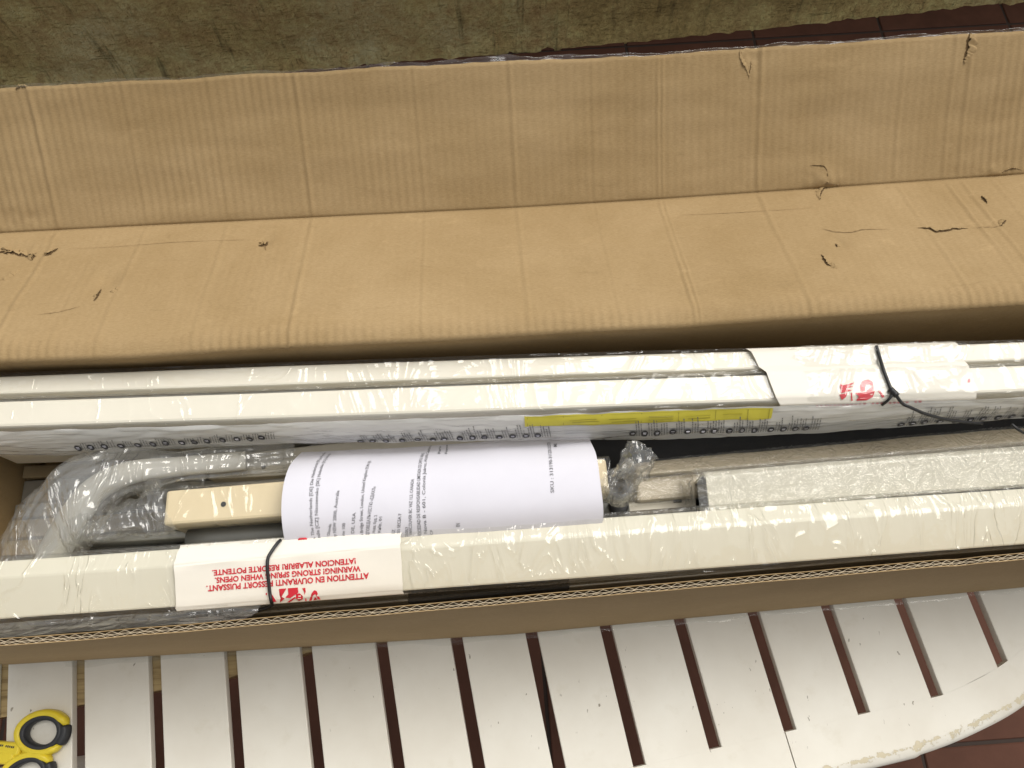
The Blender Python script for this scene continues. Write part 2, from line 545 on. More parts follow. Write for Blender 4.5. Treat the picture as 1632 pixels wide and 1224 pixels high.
def rim(name, ua, ub):
    us = np.linspace(ua, ub, max(12, int((ub - ua) / .006)))
    ring = []
    # rows from slot ends to the rounded outer edge
    prof = [(0.0, 0, 0), (.35, 0, .02), (.62, 0, .12), (.80, 0, .24), (.93, 0, .43), (.985, 0, .54)]
    v = []; wr = []
    for u in us:
        e = edge_v(u); s = slot_end(u)
        du = .01; tang = np.array([2 * du, edge_v(u + du) - edge_v(u - du)]); tang /= np.linalg.norm(tang); nrm = np.array([tang[1], -tang[0]])
        for a, dz, wv in prof:
            v.append(tb(u, s + (e - s) * a, 0)); wr.append(wv)
        for th in (30, 60, 90, 120, 150):
            r_ = .012
            o = np.array([u, e]) + nrm * (math.sin(rad(th)) * r_ * .95)
            v.append(tb(o[0], o[1], -r_ + math.cos(rad(th)) * r_)); wr.append(.38 if th < 60 else .25)
        v.append(tb(u, s, -TH)); wr.append(0)
    n = len(prof) + 6
    f = [(i * n + j, (i + 1) * n + j, (i + 1) * n + (j + 1) % n, i * n + (j + 1) % n) for i in range(len(us) - 1) for j in range(n)]
    f.append(tuple(range(n))); f.append(tuple((len(us) - 1) * n + j for j in range(n))[::-1])
    o = mesh(name, v, f, M_TABLE, tbl, smooth=True)
    o.data.set_sharp_from_angle(angle=rad(40))
    at = o.data.attributes.new('wear', 'FLOAT', 'POINT')
    at.data.foreach_set('value', wr)
    return o


rim('rim_board', u_joint + .0006, .735)
rim('rim_board', -.62, u_joint - .0006)
rim('rim_board', -.89, -.6212)
# wooden cross batten and rails below the slats
zb = -.0115
bp_ = [P(-40, 1150, zb)[:2], P(115, 1126, zb)[:2], P(365, 1080, zb)[:2], P(490, 1040, zb)[:2], P(640, 1018, zb)[:2]]
far = [p + np.array([.02, .16]) for p in bp_][::-1]
pl = [(p @ T_, p @ V_) for p in bp_ + far]
prism('cross_batten', pl, zb - .03, zb, M_WOOD, tbl)
prism('cross_batten', [(-.88, -.022), (-.44, -.022), (-.44, -.042), (-.88, -.042)], zb - .028, zb - .003, M_WOOD, tbl)
prism('cross_batten', [(.30, .055), (.70, .0), (.70, .11), (.30, .135)], zb - .03, zb - .001, M_TABLE, tbl)
prism('cross_batten', [(-.85, .40), (.68, .40), (.68, .47), (-.85, .47)], zb - .03, zb - .001, M_WOOD, tbl)
for (u, v) in ((-.74, .02), (-.74, .44), (.56, .10), (.56, .44)):
    tube('leg', [tb(u, v, -.055), tb(u * 1.0, v, FLOOR_Z + .001)], lambda s: .028 - .008 * s, M_TABLE, tbl, seg=16, n=6)

# ================================================================== CARDBOARD BOX
BX0, BX1 = -.565, 1.02
bxo = empty('cardboard_box', (.2, .19, .001), 'long open brown corrugated cardboard box on the white table', 'box')
CREASE = Line((0, 566), (200, 559), (455, 541), (700, 531), (900, 518), (1100, 508), (1300, 493), (1632, 472), z=.236)
FOLD = Line((0, 371), (250, 358), (500, 346), (816, 331), (1050, 317), (1300, 300), (1632, 277), z=.161)
TOP = Line((0, 141), (250, 128), (488, 115), (816, 98), (1040, 89), (1210, 77), (1520, 56), (1632, 50), z=.252)
creases = []     # (x, depth, half-width)
for px, d, hw in ((85, 1.6, .003), (30, .6, .003), (160, .3, .002), (225, .7, .0025), (355, .7, .0025), (489, 1.3, .0025), (670, .55, .002), (819, 1.1, .0025),
                  (945, .45, .002), (1048, 1.2, .002), (1056, .9, .0015), (1212, 1.4, .0028), (1440, .6, .0025), (1522, 1.2, .0025), (1548, 1.1, .0025), (1600, .5, .003)):
    zz = .2
    creases.append((P(px, 220, zz)[0], d, hw * .95))


def flute(x, s, k):
    amp = .00006 + .00018 * max(0, nz(x * 9, s * 1.5 + k * 7, 1.3)) + .00014 * max(0, nz(x * 3.1, k * 5, 4.4) + .2)
    amp *= .35 + .85 * min(1, max(0, .05 - x) * 2.4) + .35 * min(1, max(0, x - .25) * 2.5)
    amp *= .6 if k == 0 else 1.9
    d = amp * math.sin(2 * math.pi * x / .0092 + nz(x * 20, k, 2) * .8)
    for cx, dep, hw in creases:
        e = (x - cx - .0006 * nz(s * 12, cx * 40)) / hw
        if abs(e) < 4:
            fade = .55 + .45 * nz(cx * 31, s * 2.2 + k * 3)
            fade = max(.12, fade)
            d += .00085 * dep * fade * math.exp(-e * e) - .0004 * dep * fade * math.exp(-(e + 2.0) ** 2)
    d += .0022 * nz(x * 2.2, s * 3, k * 2 + .5) + .0009 * nz(x * 9, s * 6, k + 8) + .0004 * nz(x * 26, s * 14, k + 3)
    return d


def dents(pts):
    def f(x, s):
        d = 0
        for (cx, cs, rx, rs, dep) in pts:
            e = ((x - cx) / rx) ** 2 + ((s - cs) / rs) ** 2
            if e < 6: d += dep * math.exp(-e) * (1 + .8 * nz(x * 120, s * 120, cx))
        return d
    return f


xs = np.arange(BX0 - .03, BX1 + .001, .0010)
dl = dents([(P(165, 470, .2)[0], .52, .012, .07, -.003), (P(420, 392, .18)[0], .80, .008, .04, -.003), (P(40, 405, .18)[0], .82, .03, .05, -.003), (P(1335, 415, .19)[0], .5, .01, .05, -.002)])
df_ = dents([(P(1315, 285, .17)[0], .04, .018, .10, .004), (P(1195, 90, .24)[0], .95, .012, .10, -.002), (P(30, 330, .17)[0], .10, .03, .06, -.002), (P(1600, 280, .17)[0], .03, .02, .05, .003)])


def lid_pt(x, s):
    a, b = CREASE.at(x), FOLD.at(x)
    r = .10                                       # softly rounded where the lid bends over the back wall
    p = a + (b - a) * s
    e = b - a; n = np.array([0, -e[2], e[1]]); n /= np.linalg.norm(n)
    drop = -.010 * max(0, 1 - s / r) ** 2
    saw = 0
    if s < .14: saw = .0006 * max(.1, .5 + nz(x * 7, 3)) * math.sin(2 * math.pi * x / .0092) * (1 - s / .14)
    ln = .0010 * math.exp(-((s - .84 - .012 * nz(x * 3, 1)) / .012) ** 2)   # long score line
    g = (flute(x, s, 0) + dl(x, s) - ln) * min(1, (1 - s) / .06)
    p = p + n * (g + drop + saw)
    p[1] += .004 * max(0, 1 - s / r) ** 2 * 0
    return p


def flap_pt(x, s):
    a, b = FOLD.at(x), TOP.at(x)
    p = a + (b - a) * s
    e = b - a; n = np.array([0, -e[2], e[1]]); n /= np.linalg.norm(n)
    ragged = .0025 * nz(x * 14, 3) + .0012 * nz(x * 60, 8)
    p = p + n * ((flute(x, s, 1) + df_(x, s)) * min(1, s / .05) + .004 * s * s) + e * (ragged / .22 * (s ** 6))
    p[1] -= .0012 * (1 - s); p[2] -= .0006 * (1 - s)
    return p


sheet('lid_panel', lid_pt, xs, np.concatenate([np.linspace(0, .14, 8), np.linspace(.17, 1, 34)]), M_CARD, bxo, solid=-.006)
flap = sheet('lid_tuck_flap', flap_pt, xs, np.linspace(0, 1, 36), M_CARD, bxo, solid=-.006)


def back_pt(x, s):
    a = CREASE.at(x).copy(); a[2] -= .010
    b = np.array([x, .322 if x > -.2 else .322 + min(.012, (-.2 - x) * .04), .006])
    p = a + (b - a) * s
    p[1] += .004 * math.sin(math.pi * s) * (1 + nz(x * 3, s)) + flute(x, s, 2) * .6
    return p


sheet('back_wall', back_pt, xs[::3], np.linspace(0, 1, 24), M_CARD, bxo, solid=.006)

# near wall: double-wall board, its cut edge showing the two flute layers
TIN = Line((0, 1018), (560, 972), (1120, 925), (1632, 881), z=.240)
TOUT = Line((0, 1030), (560, 984), (1120, 937), (1632, 892), z=.240)
BOUT = Line((0, 1060), (816, 1011), (1632, 936), z=.002)


def crush(x):            # small crushed stretches of the cut edge
    d = .0012 * nz(x * 9, 2.2) + .0006 * nz(x * 30, 5)
    for px, w_, dep in ((325, .035, .005), (690, .02, .003), (1553, .012, .007), (110, .02, .003)):
        cx = P(px, 960, .24)[0]; d -= dep * math.exp(-((x - cx) / w_) ** 2)
    return d


def wob(x): return .0012 * nz(x * 5, 7.1) + .0005 * nz(x * 22, 3.1)


def liner(name, frac, th, zdrop=0, m=M_CARD_OUT):
    X = np.arange(BX0, BX1, .004)
    rows = [1, .985, .95, .8, .6, .4, .2, 0]
    def pt(x, s, o):
        ti, to, b = TIN.at(x), TOUT.at(x), BOUT.at(x)
        top = to + (ti - to) * frac; bot = b + (ti - to) * frac
        p = bot + (top - bot) * s
        p[1] += o + wob(x) * s + .0012 * math.sin(math.pi * s) * nz(x * 4, s * 2, 6)
        p[2] += (crush(x) - zdrop) * s ** 8
        return p
    v = []; f = []; n = len(rows)
    for x in X: v += [pt(x, s, 0) for s in rows] + [pt(x, s, th) for s in rows[::-1]]
    n2 = 2 * n
    for i in range(len(X) - 1):
        for j in range(n2):
            a = i * n2 + j; b = i * n2 + (j + 1) % n2
            f.append((a, b, b + n2, a + n2))
    f.append(tuple(range(n2))[::-1]); f.append(tuple((len(X) - 1) * n2 + j for j in range(n2)))
    return mesh(name, v, f, m, wallo, smooth=False)


wallo = None
X_ = np.arange(BX0, BX1, .004)
wallo = bxo
outer = liner('front_wall', 0.0, .0007)
wallo = outer
liner('inner_liner', .93, .0006, m=M_CARD)
liner('middle_liner', .43, .0004, .0006, m=M_CORE)


def flutes(name, f0, f1, period, ph, th=.00036, depth=.02):
    X = np.arange(BX0 + .002, BX1 - .004, period / 12)
    v = []; f = []
    for x in X:
        ti, to = TIN.at(x), TOUT.at(x)
        a = to + (ti - to) * f0; b = to + (ti - to) * f1
        tri = math.asin(math.sin(2 * math.pi * x / period + ph + 1.2 * nz(x * 14, ph))) / math.pi + .5
        tri = .5 + (tri - .5) * .92
        p = a + (b - a) * tri; p[1] += wob(x); zt = p[2] + crush(x) - .0003 + .0006 * nz(x * 50, ph)
        v += [(x, p[1] - th / 2, zt), (x, p[1] + th / 2, zt), (x, p[1] + th / 2, zt - depth), (x, p[1] - th / 2, zt - depth)]
    for i in range(len(X) - 1):
        for j in range(4):
            a = i * 4 + j; b = i * 4 + (j + 1) % 4
            f.append((a, b, b + 4, a + 4))
    mesh(name, v, f, M_CORE, outer)


flutes('flute_layer', .12, .41, .0080, 0)
flutes('flute_layer', .49, .92, .0104, 1.4)
# bottom and end walls
mesh('bottom_panel', [(BX0, .066, .003), (BX1, .066, .003), (BX1, .33, .003), (BX0, .335, .003)], [(0, 1, 2, 3)], M_CARD, bxo, solid=.001)


def end_pt(y, s, x0, sg):
    return (x0 + sg * .004 * math.sin(math.pi * s) * (1 + nz(y * 9, s * 2)) - .012 * s, y, .004 + s * .232)


sheet('end_wall', lambda y, s: end_pt(y, s, BX0 + .008, -1), np.linspace(.072, .328, 20), np.linspace(0, 1, 16), M_CARD, bxo, solid=-.0061)
sheet('end_wall', lambda y, s: end_pt(y, s, BX1 - .006, 1), np.linspace(.076, .318, 20), np.linspace(0, 1, 16), M_CARD, bxo, solid=.006)

# tears in lid and flap: dark open core with lifted paper lips


def on_lid(px, py):
    best = None
    for s in np.linspace(0, 1, 60):
        a = CREASE.at(0)[2] + (FOLD.at(0)[2] - CREASE.at(0)[2]) * s
        q = P(px, py, a); c = CREASE.at(q[0]); f = FOLD.at(q[0]); y = c[1] + (f[1] - c[1]) * s
        e = abs(y - q[1])
        if best is None or e < best[0]: best = (e, q[0], s)
    return best[1], best[2]


def on_flap(px, py):
    best = None
    for s in np.linspace(0, 1, 60):
        a = FOLD.at(0)[2] + (TOP.at(0)[2] - FOLD.at(0)[2]) * s
        q = P(px, py, a); c = FOLD.at(q[0]); f = TOP.at(q[0]); y = c[1] + (f[1] - c[1]) * s
        e = abs(y - q[1])
        if best is None or e < best[0]: best = (e, q[0], s)
    return best[1], best[2]


def tear(pixels, width, surf=lid_pt, loc=on_lid, lip=True, lipside=1):
    """a ragged split following measured pixels; width in metres at its widest"""
    pts = [loc(*p) for p in pixels]
    c = spline([(a, b, 0) for a, b in pts], max(12, len(pts) * 7))
    L = []; Rr = []; lipv = []
    n = len(c)
    for i, p in enumerate(c):
        k = i / (n - 1)
        wd = width * (math.sin(math.pi * min(1, max(0, k))) ** .6) * (.45 + .75 * abs(nz(k * 9, p[0] * 200)))
        d = c[min(i + 1, n - 1)] - c[max(i - 1, 0)]
        W0 = np.array(surf(c[max(i - 1, 0)][0], c[max(i - 1, 0)][1])); W1 = np.array(surf(c[min(i + 1, n - 1)][0], c[min(i + 1, n - 1)][1]))
        d = W1 - W0; d /= np.linalg.norm(d) + 1e-9
        up = np.array([0, .3, .95]); s = np.cross(up, d); s /= np.linalg.norm(s)
        jit = .5 * width * nz(k * 14, p[0] * 90, 2)
        b = np.array(surf(p[0], min(1, max(0, p[1])))) + up * .0006 + s * jit
        L.append(b + s * wd / 2); Rr.append(b - s * wd / 2)
        e = b + s * lipside * (wd * .55)
        h = wd * (1.0 + .7 * nz(k * 11, 5, p[0] * 50))
        lipv.append((e + s * lipside * wd * 1.8 - up * .0004, e + up * h * .9, e - s * lipside * wd * .35 + up * h * .75))
    v = L + Rr
    f = [(i, i + 1, n + i + 1, n + i) for i in range(n - 1)]
    par = None
    pr = [o for o in bxo.children if o.name.startswith('lid_panel')][0] if surf is lid_pt else flap
    mesh('tear', v, f, M_TORN if lip else M_CRACK, pr)
    if lip:
        v = [q for t3 in lipv for q in t3]
        f = [(3 * i + j, 3 * i + j + 1, 3 * i + j + 4, 3 * i + j + 3) for i in range(n - 1) for j in range(2)]
        mesh('torn_lip', v, f, M_CARD, pr, smooth=True)


tear([(-6, 404), (12, 402), (25, 404), (38, 405), (52, 412)], .004)
tear([(8, 404), (14, 401), (18, 399)], .006)
tear([(30, 404), (36, 402), (40, 399)], .005, lipside=-1)
tear([(40, 410), (48, 407), (58, 402)], .004)
tear([(50, 414), (53, 410), (56, 406)], .004)
tear([(72, 408), (78, 403), (93, 394)], .004)
tear([(-4, 444), (8, 441), (18, 436), (31, 427)], .0045, lipside=-1)
tear([(412, 391), (420, 390), (427, 384)], .0055)
tear([(421, 390), (424, 398)], .003, lip=False)
tear([(152, 482), (158, 470), (162, 461)], .003)
tear([(176, 468), (183, 464), (190, 458)], .003, lipside=-1)
tear([(60, 502), (95, 497), (130, 491)], .0010, lip=False)
tear([(100, 396), (200, 391), (300, 386), (420, 381)], .0007, lip=False)
tear([(1310, 365), (1330, 368), (1355, 370), (1380, 367), (1420, 365)], .0016, lip=False)
tear([(1462, 362), (1480, 366), (1495, 371), (1520, 366), (1542, 363)], .003)
tear([(1545, 363), (1575, 361), (1600, 359)], .0009, lip=False)
tear([(1594, 360), (1599, 353), (1603, 349)], .003)
tear([(1563, 313), (1568, 319), (1573, 324)], .0035)
tear([(1332, 388), (1334, 395)], .0025)
tear([(1308, 406), (1313, 416), (1318, 424), (1324, 427)], .0028)
tear([(1326, 418), (1330, 426), (1335, 428)], .0028, lipside=-1)
tear([(1306, 318), (1308, 309), (1316, 300)], .0035)
tear([(1072, 345), (1180, 340), (1310, 331)], .0007, lip=False)
tear([(1178, 80), (1183, 97), (1190, 108), (1194, 122)], .0024, flap_pt, on_flap, lipside=-1)
tear([(1196, 98), (1195, 112), (1191, 125)], .0010, flap_pt, on_flap)
tear([(1541, 56), (1539, 72), (1536, 88), (1534, 98)], .0075, flap_pt, on_flap)
tear([(1536, 94), (1532, 100)], .003, flap_pt, on_flap)
tear([(1312, 292), (1318, 293), (1338, 293)], .004, flap_pt, on_flap, lipside=1)
tear([(1290, 265), (1300, 263), (1313, 264), (1318, 284)], .0010, flap_pt, on_flap)
tear([(28, 145), (36, 141), (46, 137)], .003, flap_pt, on_flap)
tear([(1590, 277), (1610, 268), (1628, 270)], .0015, flap_pt, on_flap)


# clear packing tape folded over the far edge of the flap
def tape_pt(x, s):
    b = np.array(flap_pt(x, 1.0)); a = np.array(flap_pt(x, .93))
    hump = .003 + .004 * max(0, nz(x * 6, 4)) + .006 * math.exp(-((x - P(800, 95, .25)[0]) / .13) ** 2)
    if s < .5:
        p = a + (b - a) * (s / .5) + np.array([0, -.0002, .0012 + .001 * nz(x * 40, s * 3)])
    else:
        k = (s - .5) / .5
        p = b + np.array([0, hump * k * (1 + .8 * nz(x * 24, 1)), .003 * math.sin(k * 3) - .006 * k * k + .003 * nz(x * 50, k * 3)])
    return p


sheet('packing_tape', tape_pt, np.arange(BX0 - .02, BX1, .004), np.linspace(.46, 1, 9), M_SKIRT, bxo)


# tape skirt along the foot of the near wall
def skirt_pt(x, s):
    b = BOUT.at(x)
    return (x, b[1] - 0.0006 - .005 * s * (1 + .9 * nz(x * 20, 3)) * (s > .3), .012 - .0105 * min(1, s / .4) + .001 * abs(nz(x * 60, s * 3)))


sheet('packing_tape', skirt_pt, np.arange(-.5, .62, .004), np.linspace(0, 1, 7), M_SKIRT, bxo)

# ================================================================== REAR FOLDING ARM
ra = empty('folding_arm', (.2, .27, .01), 'pair of white awning arm bars in clear film along the back of the box', 'awning arm', 'awning folding arms')
XL, XR = -.545, .98
B1b = Line((0, 599), (430, 583), (840, 569), (1215, 559), (1632, 546), z=.200)
B1f = Line((0, 627), (430, 614), (840, 599), (1215, 588), (1632, 575), z=.201)
B2b = Line((0, 638), (430, 625), (840, 609), (1215, 596), (1632, 583), z=.206)
B2f = Line((0, 679), (430, 667), (840, 653), (1215, 639), (1632, 625), z=.206)
loft('arm_bar', [B1b, B1f, B1f.off(z=.06), B1b.off(z=.06)], XL + .01, XR, M_CREAM, ra, nx=6, bevel=.0022)
loft('arm_bar', [B2b, B2f, B2f.off(.0015, z=.075), B2b.off(z=.075)], XL, XR, M_CREAM, ra, nx=6, bevel=.0028)
loft('spacer_strip', [B1f.off(-.0006, z=.186), B2b.off(.0006, z=.186), B2b.off(.0006, z=.17), B1f.off(-.0006, z=.17)], XL + .02, XR - .02, M_GREY, ra, nx=6, bevel=0)

# clear film over the pair, milky printed bag film hanging in front
FL = [B1b.off(.004, z=.13), B1b.off(.003, .001), B1b.off(-.002, .0035), B1f.off(0, .003), B1f.off(-.004, -.004), B2b.off(.004, -.004), B2b.off(0, .003), B2f.off(.002, .0035), B2f.off(-.003, .0)]


def lines_at(lines, x, t):
    i = min(int(t), len(lines) - 2); u = t - i
    return lines[i].at(x) * (1 - u) + lines[i + 1].at(x) * u


sx0, sx1 = P(1222, 600, .21)[0], P(1545, 590, .21)[0]


def arm_film(x, t):
    p = lines_at(FL, x, t)
    d = .0011 * nz(x * 26, t * 1.4, 1) + .0008 * nz(x * 70 + t * 4, t * 3, 5)
    if 3 < t < 6: d += (.0045 * nz(x * 34 + t * 2, t * 2.2, 8) + .0025 * nz(x * 90, t * 4, 18)) * min(1, (t - 3), (6 - t)) + .003 * min(1, (t - 3), (6 - t))
    if t < 8: d += .0045 * min(1, max(0, (x - sx0 - .02) / .03)) * min(1, max(0, (sx1 + .03 - x) / .03))
    if x > .22: d += min(1, (x - .22) * 5) * (.0012 * nz(x * 95 + t * 6, t * 4, 3) + .0010 * abs(nz(x * 45 + t * 5, t * 2, 4)))
    p = p + np.array([0, -.3 * d, max(-.0008, d)])
    return p


sheet('wrap_film', arm_film, np.arange(XL - .005, XR, .0022), np.linspace(0, 8, 49), M_FILM, ra)

MB_ = Line((0, 724), (110, 725), (270, 715), (450, 706), (640, 703), (940, 700), (1050, 700), (1300, 689), (1480, 676), (1632, 665), z=.166)
MM_ = Line((0, 704), (270, 694), (640, 684), (1000, 676), (1300, 664), (1632, 644), z=.190)


def milk(x, t):            # 0 at the bar's top front edge, 2 at the loose lower edge
    lines = [B2f.off(-.0042, -.0005), MM_.off(-.003), MB_]
    a, b, c = [l.at(x) for l in lines]
    s = t / 2
    p = a * (1 - s) * (1 - 2 * s) + b * 4 * s * (1 - s) + c * s * (2 * s - 1)
    d = .0018 * nz(x * 14, t * 1.5, 2) + .0012 * nz(x * 40, t * 3, 6) + .0006 * nz(x * 6, t * 14, 9)
    return p + np.array([0, -abs(d) - .0004, .3 * d])


mf = sheet('printed_bag_film', milk, np.arange(XL - .005, XR, .003), np.linspace(0, 2, 40), M_MILK, ra)


def milk_t(px, py):        # film coordinate that shows at a pixel
    best = None
    for t in np.linspace(0, 2, 81):
        z = .205 - .02 * t
        q = P(px, py, z); p = milk(q[0], t); q = P(px, py, p[2]); p = milk(q[0], t)
        e = abs(p[1] - q[1])
        if best is None or e < best[0]: best = (e, q[0], t)
    return best[1], best[2]


def ring_mesh(ro, ri, n=16):
    return None


def on_film(x, t):
    return np.array(milk(x, t)) + np.array([0, -.0009, .0004])


x_st0, x_st1 = P(835, 664, .19)[0], P(1222, 648, .19)[0]


def face2(x, z):       # point on the film in front of the front bar of the pair
    return on_film(x, .04 + (.2025 - z) / .0345 * .66)


st = sheet('yellow_sticker', lambda x, z: face2(x, z), np.linspace(x_st0, x_st1, 30), np.linspace(.2025, .168, 4), M_STICKER, mf)


def strip(name, x0, x1, z0, z1, m, parent, fn=face2, dy=-.0003, n=8):
    def g(x, z):
        p = np.array(fn(x, z)); p[1] += dy; p[2] += .0003; return p
    return sheet(name, g, np.linspace(x0, x1, n), [z0, z1], m, parent)


L_ = x_st1 - x_st0
for a, b, z0, z1 in ((.01, .99, .2005, .1998), (.01, .99, .1705, .1698)):
    strip('print_line', x_st0 + L_ * a, x_st0 + L_ * b, z0, z1, M_STICKLINE, st)
for a in (.01, .155, .31, .47, .62, .77, .9, .985):
    strip('print_line', x_st0 + L_ * a, x_st0 + L_ * a + .0006, .2, .1705, M_STICKLINE, st, n=2)
for a, b, zz in ((.18, .29, .189), (.19, .3, .181), (.34, .45, .187), (.35, .46, .179), (.5, .6, .19), (.5, .6, .18), (.65, .75, .187), (.66, .75, .178), (.8, .88, .187)):
    strip('print_line', x_st0 + L_ * a, x_st0 + L_ * b, zz, zz - .002, M_STICKLINE, st)

groups = [([125, 145, 167, 193, 220, 244, 264, 290, 310, 330, 355, 378, 398, 417], 713, 697, .0),
          ([575, 594, 615, 641, 666, 690, 708, 733, 753, 772, 796, 817, 838, 857], 703, 693, 1),
          ([1008, 1027, 1047, 1072, 1096, 1120, 1138, 1162, 1182, 1202, 1228, 1248, 1267, 1284], 690, 682, 1),
          ([1435, 1454, 1473, 1497, 1522, 1546, 1566, 1590, 1612, 1634], 676, 661, 1.6)]
dt_dz = None
for gi, (pxs, ya, yb, longer) in enumerate(groups):
    for i, px in enumerate(pxs):
        py = ya + (yb - ya) * i / (len(pxs) - 1)
        x, t = milk_t(px, py)
        # scale of film: metres per unit t
        mt = np.linalg.norm(np.array(milk(x, t)) - np.array(milk(x, max(0, t - .2)))) / .2
        r = .0034
        n = 18; v = []; f = []
        for k in range(n):
            a = 2 * math.pi * k / n
            v.append(on_film(x + r * math.cos(a), t + r * 1.25 * math.sin(a) / mt))
        f.append(tuple(range(n)))
        bd = mesh('language_badge', v, f, M_INK, mf)
        v = []; f = []
        for (u0, u1, w0) in ((-.0016, .0016, -.0009), (-.0012, .0014, .0009)):   # pale two-letter mark, too small to read
            b0 = len(v)
            for (uu, ww) in ((u0, w0 - .0004), (u1, w0 - .0004), (u1, w0 + .0004), (u0, w0 + .0004)):
                v.append(on_film(x + uu, t + ww / mt) + np.array([0, -.0003, .0003]))
            f.append((b0, b0 + 1, b0 + 2, b0 + 3))
        mesh('badge_mark', v, f, M_PAPER, bd)
        # warning text: columns of tiny unreadable words running up the film
        v = []; f = []
        cols = 3 + (i % 2)
        ln = (.010 if gi == 0 else .020 if gi < 3 else .030)
        for c in range(cols):
            xx = x + .004 + c * .0026 if i % 3 else x + .0035 + c * .0024
            L0 = ln * random.uniform(.6, 1.0); pos = -.003
            while pos < L0:
                wl = random.uniform(.0012, .0034)
                b0 = len(v); sl_ = .18 if gi < 1 else -.12
                for (dx, q) in ((0, pos), (.0010, pos), (.0010, pos + wl), (0, pos + wl)):
                    tt = t - q / mt
                    if tt < .02: tt = .02
                    v.append(on_film(xx + dx + q * sl_, tt))
                f.append((b0, b0 + 1, b0 + 2, b0 + 3)); pos += wl + .0007
        mesh('warning_text', v, f, M_INKGREY, mf)

# paper sleeve with red print near the right end
SR = [B1b.off(.002, .0016), B1b.off(-.003, .0052), B1f.off(0, .0050), B2b.off(0, .0052), B2f.off(.001, .0054), B2f.off(-.0052, .001), B2f.off(-.0075, -.03)]
def rsleeve(x, t):
    x2 = x + (.012 - .003 * t if x < sx0 + .02 else 0) * 0
    p = lines_at(SR, x, t)
    return p + np.array([0, 0, .0006 * nz(x * 30, t * 2, 3) + .0003])


def rs_sheet(x, t):
    k = (sx1 - x) / (sx1 - sx0)
    return rsleeve(x + (t - 3) * .0042 * k * -(-1), t)


rs = sheet('paper_sleeve', rs_sheet, np.linspace(sx0, sx1, 60), np.linspace(0, 6, 37), M_SLEEVE, ra)


def rs_px(px, py):
    best = None
    for t in np.linspace(0, 6, 121):
        q = P(px, py, .207); p = rsleeve(q[0], t); q = P(px, py, p[2]); p = rsleeve(q[0], t)
        e = abs(p[1] - q[1])
        if best is None or e < best[0]: best = (e, p)
    return best[1] + np.array([0, -.0008, .0009])


def poly(name, pix, fn, m, parent):
    return mesh(name, [fn(*p) for p in pix], [tuple(range(len(pix)))], m, parent)


# red pictogram: a figure's dark-haired head beside a jagged flash, over a broken band
poly('red_print', [(1370, 612), (1374, 606), (1383, 604), (1390, 608), (1391, 615), (1386, 611), (1379, 612), (1377, 622), (1371, 622)], rs_px, M_RED, rs)
poly('red_print', [(1391, 613), (1392, 621), (1386, 624), (1380, 622), (1385, 619)], rs_px, M_RED, rs)
poly('red_print', [(1338, 611), (1344, 614), (1362, 609), (1352, 614), (1360, 615), (1346, 620), (1358, 622), (1340, 626)], rs_px, M_RED, rs)
poly('red_print', [(1337, 628), (1350, 626), (1347, 632), (1341, 637)], rs_px, M_RED, rs)
poly('red_print', [(1355, 626), (1357, 625.5), (1358, 638), (1356, 638)], rs_px, M_RED, rs)
poly('red_print', [(1361, 626), (1374, 625), (1394, 623), (1390, 632), (1380, 637), (1364, 638), (1368, 631)], rs_px, M_RED, rs)
poly('red_print', [(1398, 622), (1402, 622), (1409, 632), (1405, 633)], rs_px, M_RED, rs)
poly('red_print', [(1541, 602), (1545, 602), (1545, 608), (1541, 608)], rs_px, M_RED, rs)
for k in range(26):
    px = 1300 + k * 6.8; py = 646 - (px - 1300) * .045
    if random.random() < .85:
        poly('red_print', [(px, py), (px + random.uniform(3, 5.5), py - .2), (px + 4.5, py + 2.2), (px, py + 2.4)], rs_px, M_PINK, rs)


# black elastic tie over the sleeve and its loose end
def tie_px(pts, name, parent, r=.0017, zoff=.0045, n=60, fn=rs_px):
    c = [fn(*p) + np.array([0, -.001, zoff - .0025]) for p in pts]
    return tube(name, c, r, M_BLACK, parent, seg=8, n=n)


tie_px([(1394, 551), (1399, 568), (1405, 588), (1412, 606), (1418, 622), (1421, 625)], 'cable_tie', ra)
tie_px([(1421, 625), (1413, 636), (1403, 644)], 'cable_tie', ra, r=.0013)
ends = [rs_px(1421, 625) + np.array([0, -.002, .004])]
for px, py in ((1432, 636), (1445, 645), (1470, 656), (1500, 664), (1530, 669), (1560, 671)):
    ends.append(on_film(*milk_t(px, py)) + np.array([0, -.003, .004]))
tube('cable_tie', ends, .0016, M_BLACK, ra, seg=8, n=40)
tube('tie_knot', [rs_px(1415, 620) + np.array([0, -.001, .003]), rs_px(1426, 630) + np.array([0, -.001, .003])], .003, M_BLACK, ra, seg=10, n=5)

# ================================================================== FRONT FOLDING ARM
fa = empty('folding_arm', (.2, .11, .01), 'ivory awning arm bar in clear film along the near wall of the box', 'awning arm', 'awning folding arms')
Fb = Line((0, 893), (640, 848), (1120, 811), (1632, 777), z=.186)
Fr = Line((0, 920), (270, 903), (640, 871), (1120, 841), (1632, 802), z=.192)
Ff = Line((0, 988), (270, 970), (640, 942), (1120, 909), (1632, 868), z=.181)
loft('arm_bar', [Fb.off(0, -.004), Fr, Ff, Ff.off(.006, -.010), Ff.off(.022, z=.145), Ff.off(.024, z=.08), Fb.off(z=.08)], XL, XR, M_CREAM2, fa, nx=6, bevel=.002)
Ga = Line((0, 988), (640, 943), (1120, 909), (1632, 868), z=.135)
Gb = Line((0, 1017), (640, 968), (1120, 924), (1632, 880), z=.150)
loft('lower_rail', [Ga.off(.02), Ga.off(.004, .004), Gb.off(.010, z=.139), Gb.off(.007, z=.146), Gb.off(.0045, z=.146), Gb.off(.003, z=.05), Ga.off(.02, z=.05)], XL, XR, M_GREY, fa, nx=6, bevel=.0008)
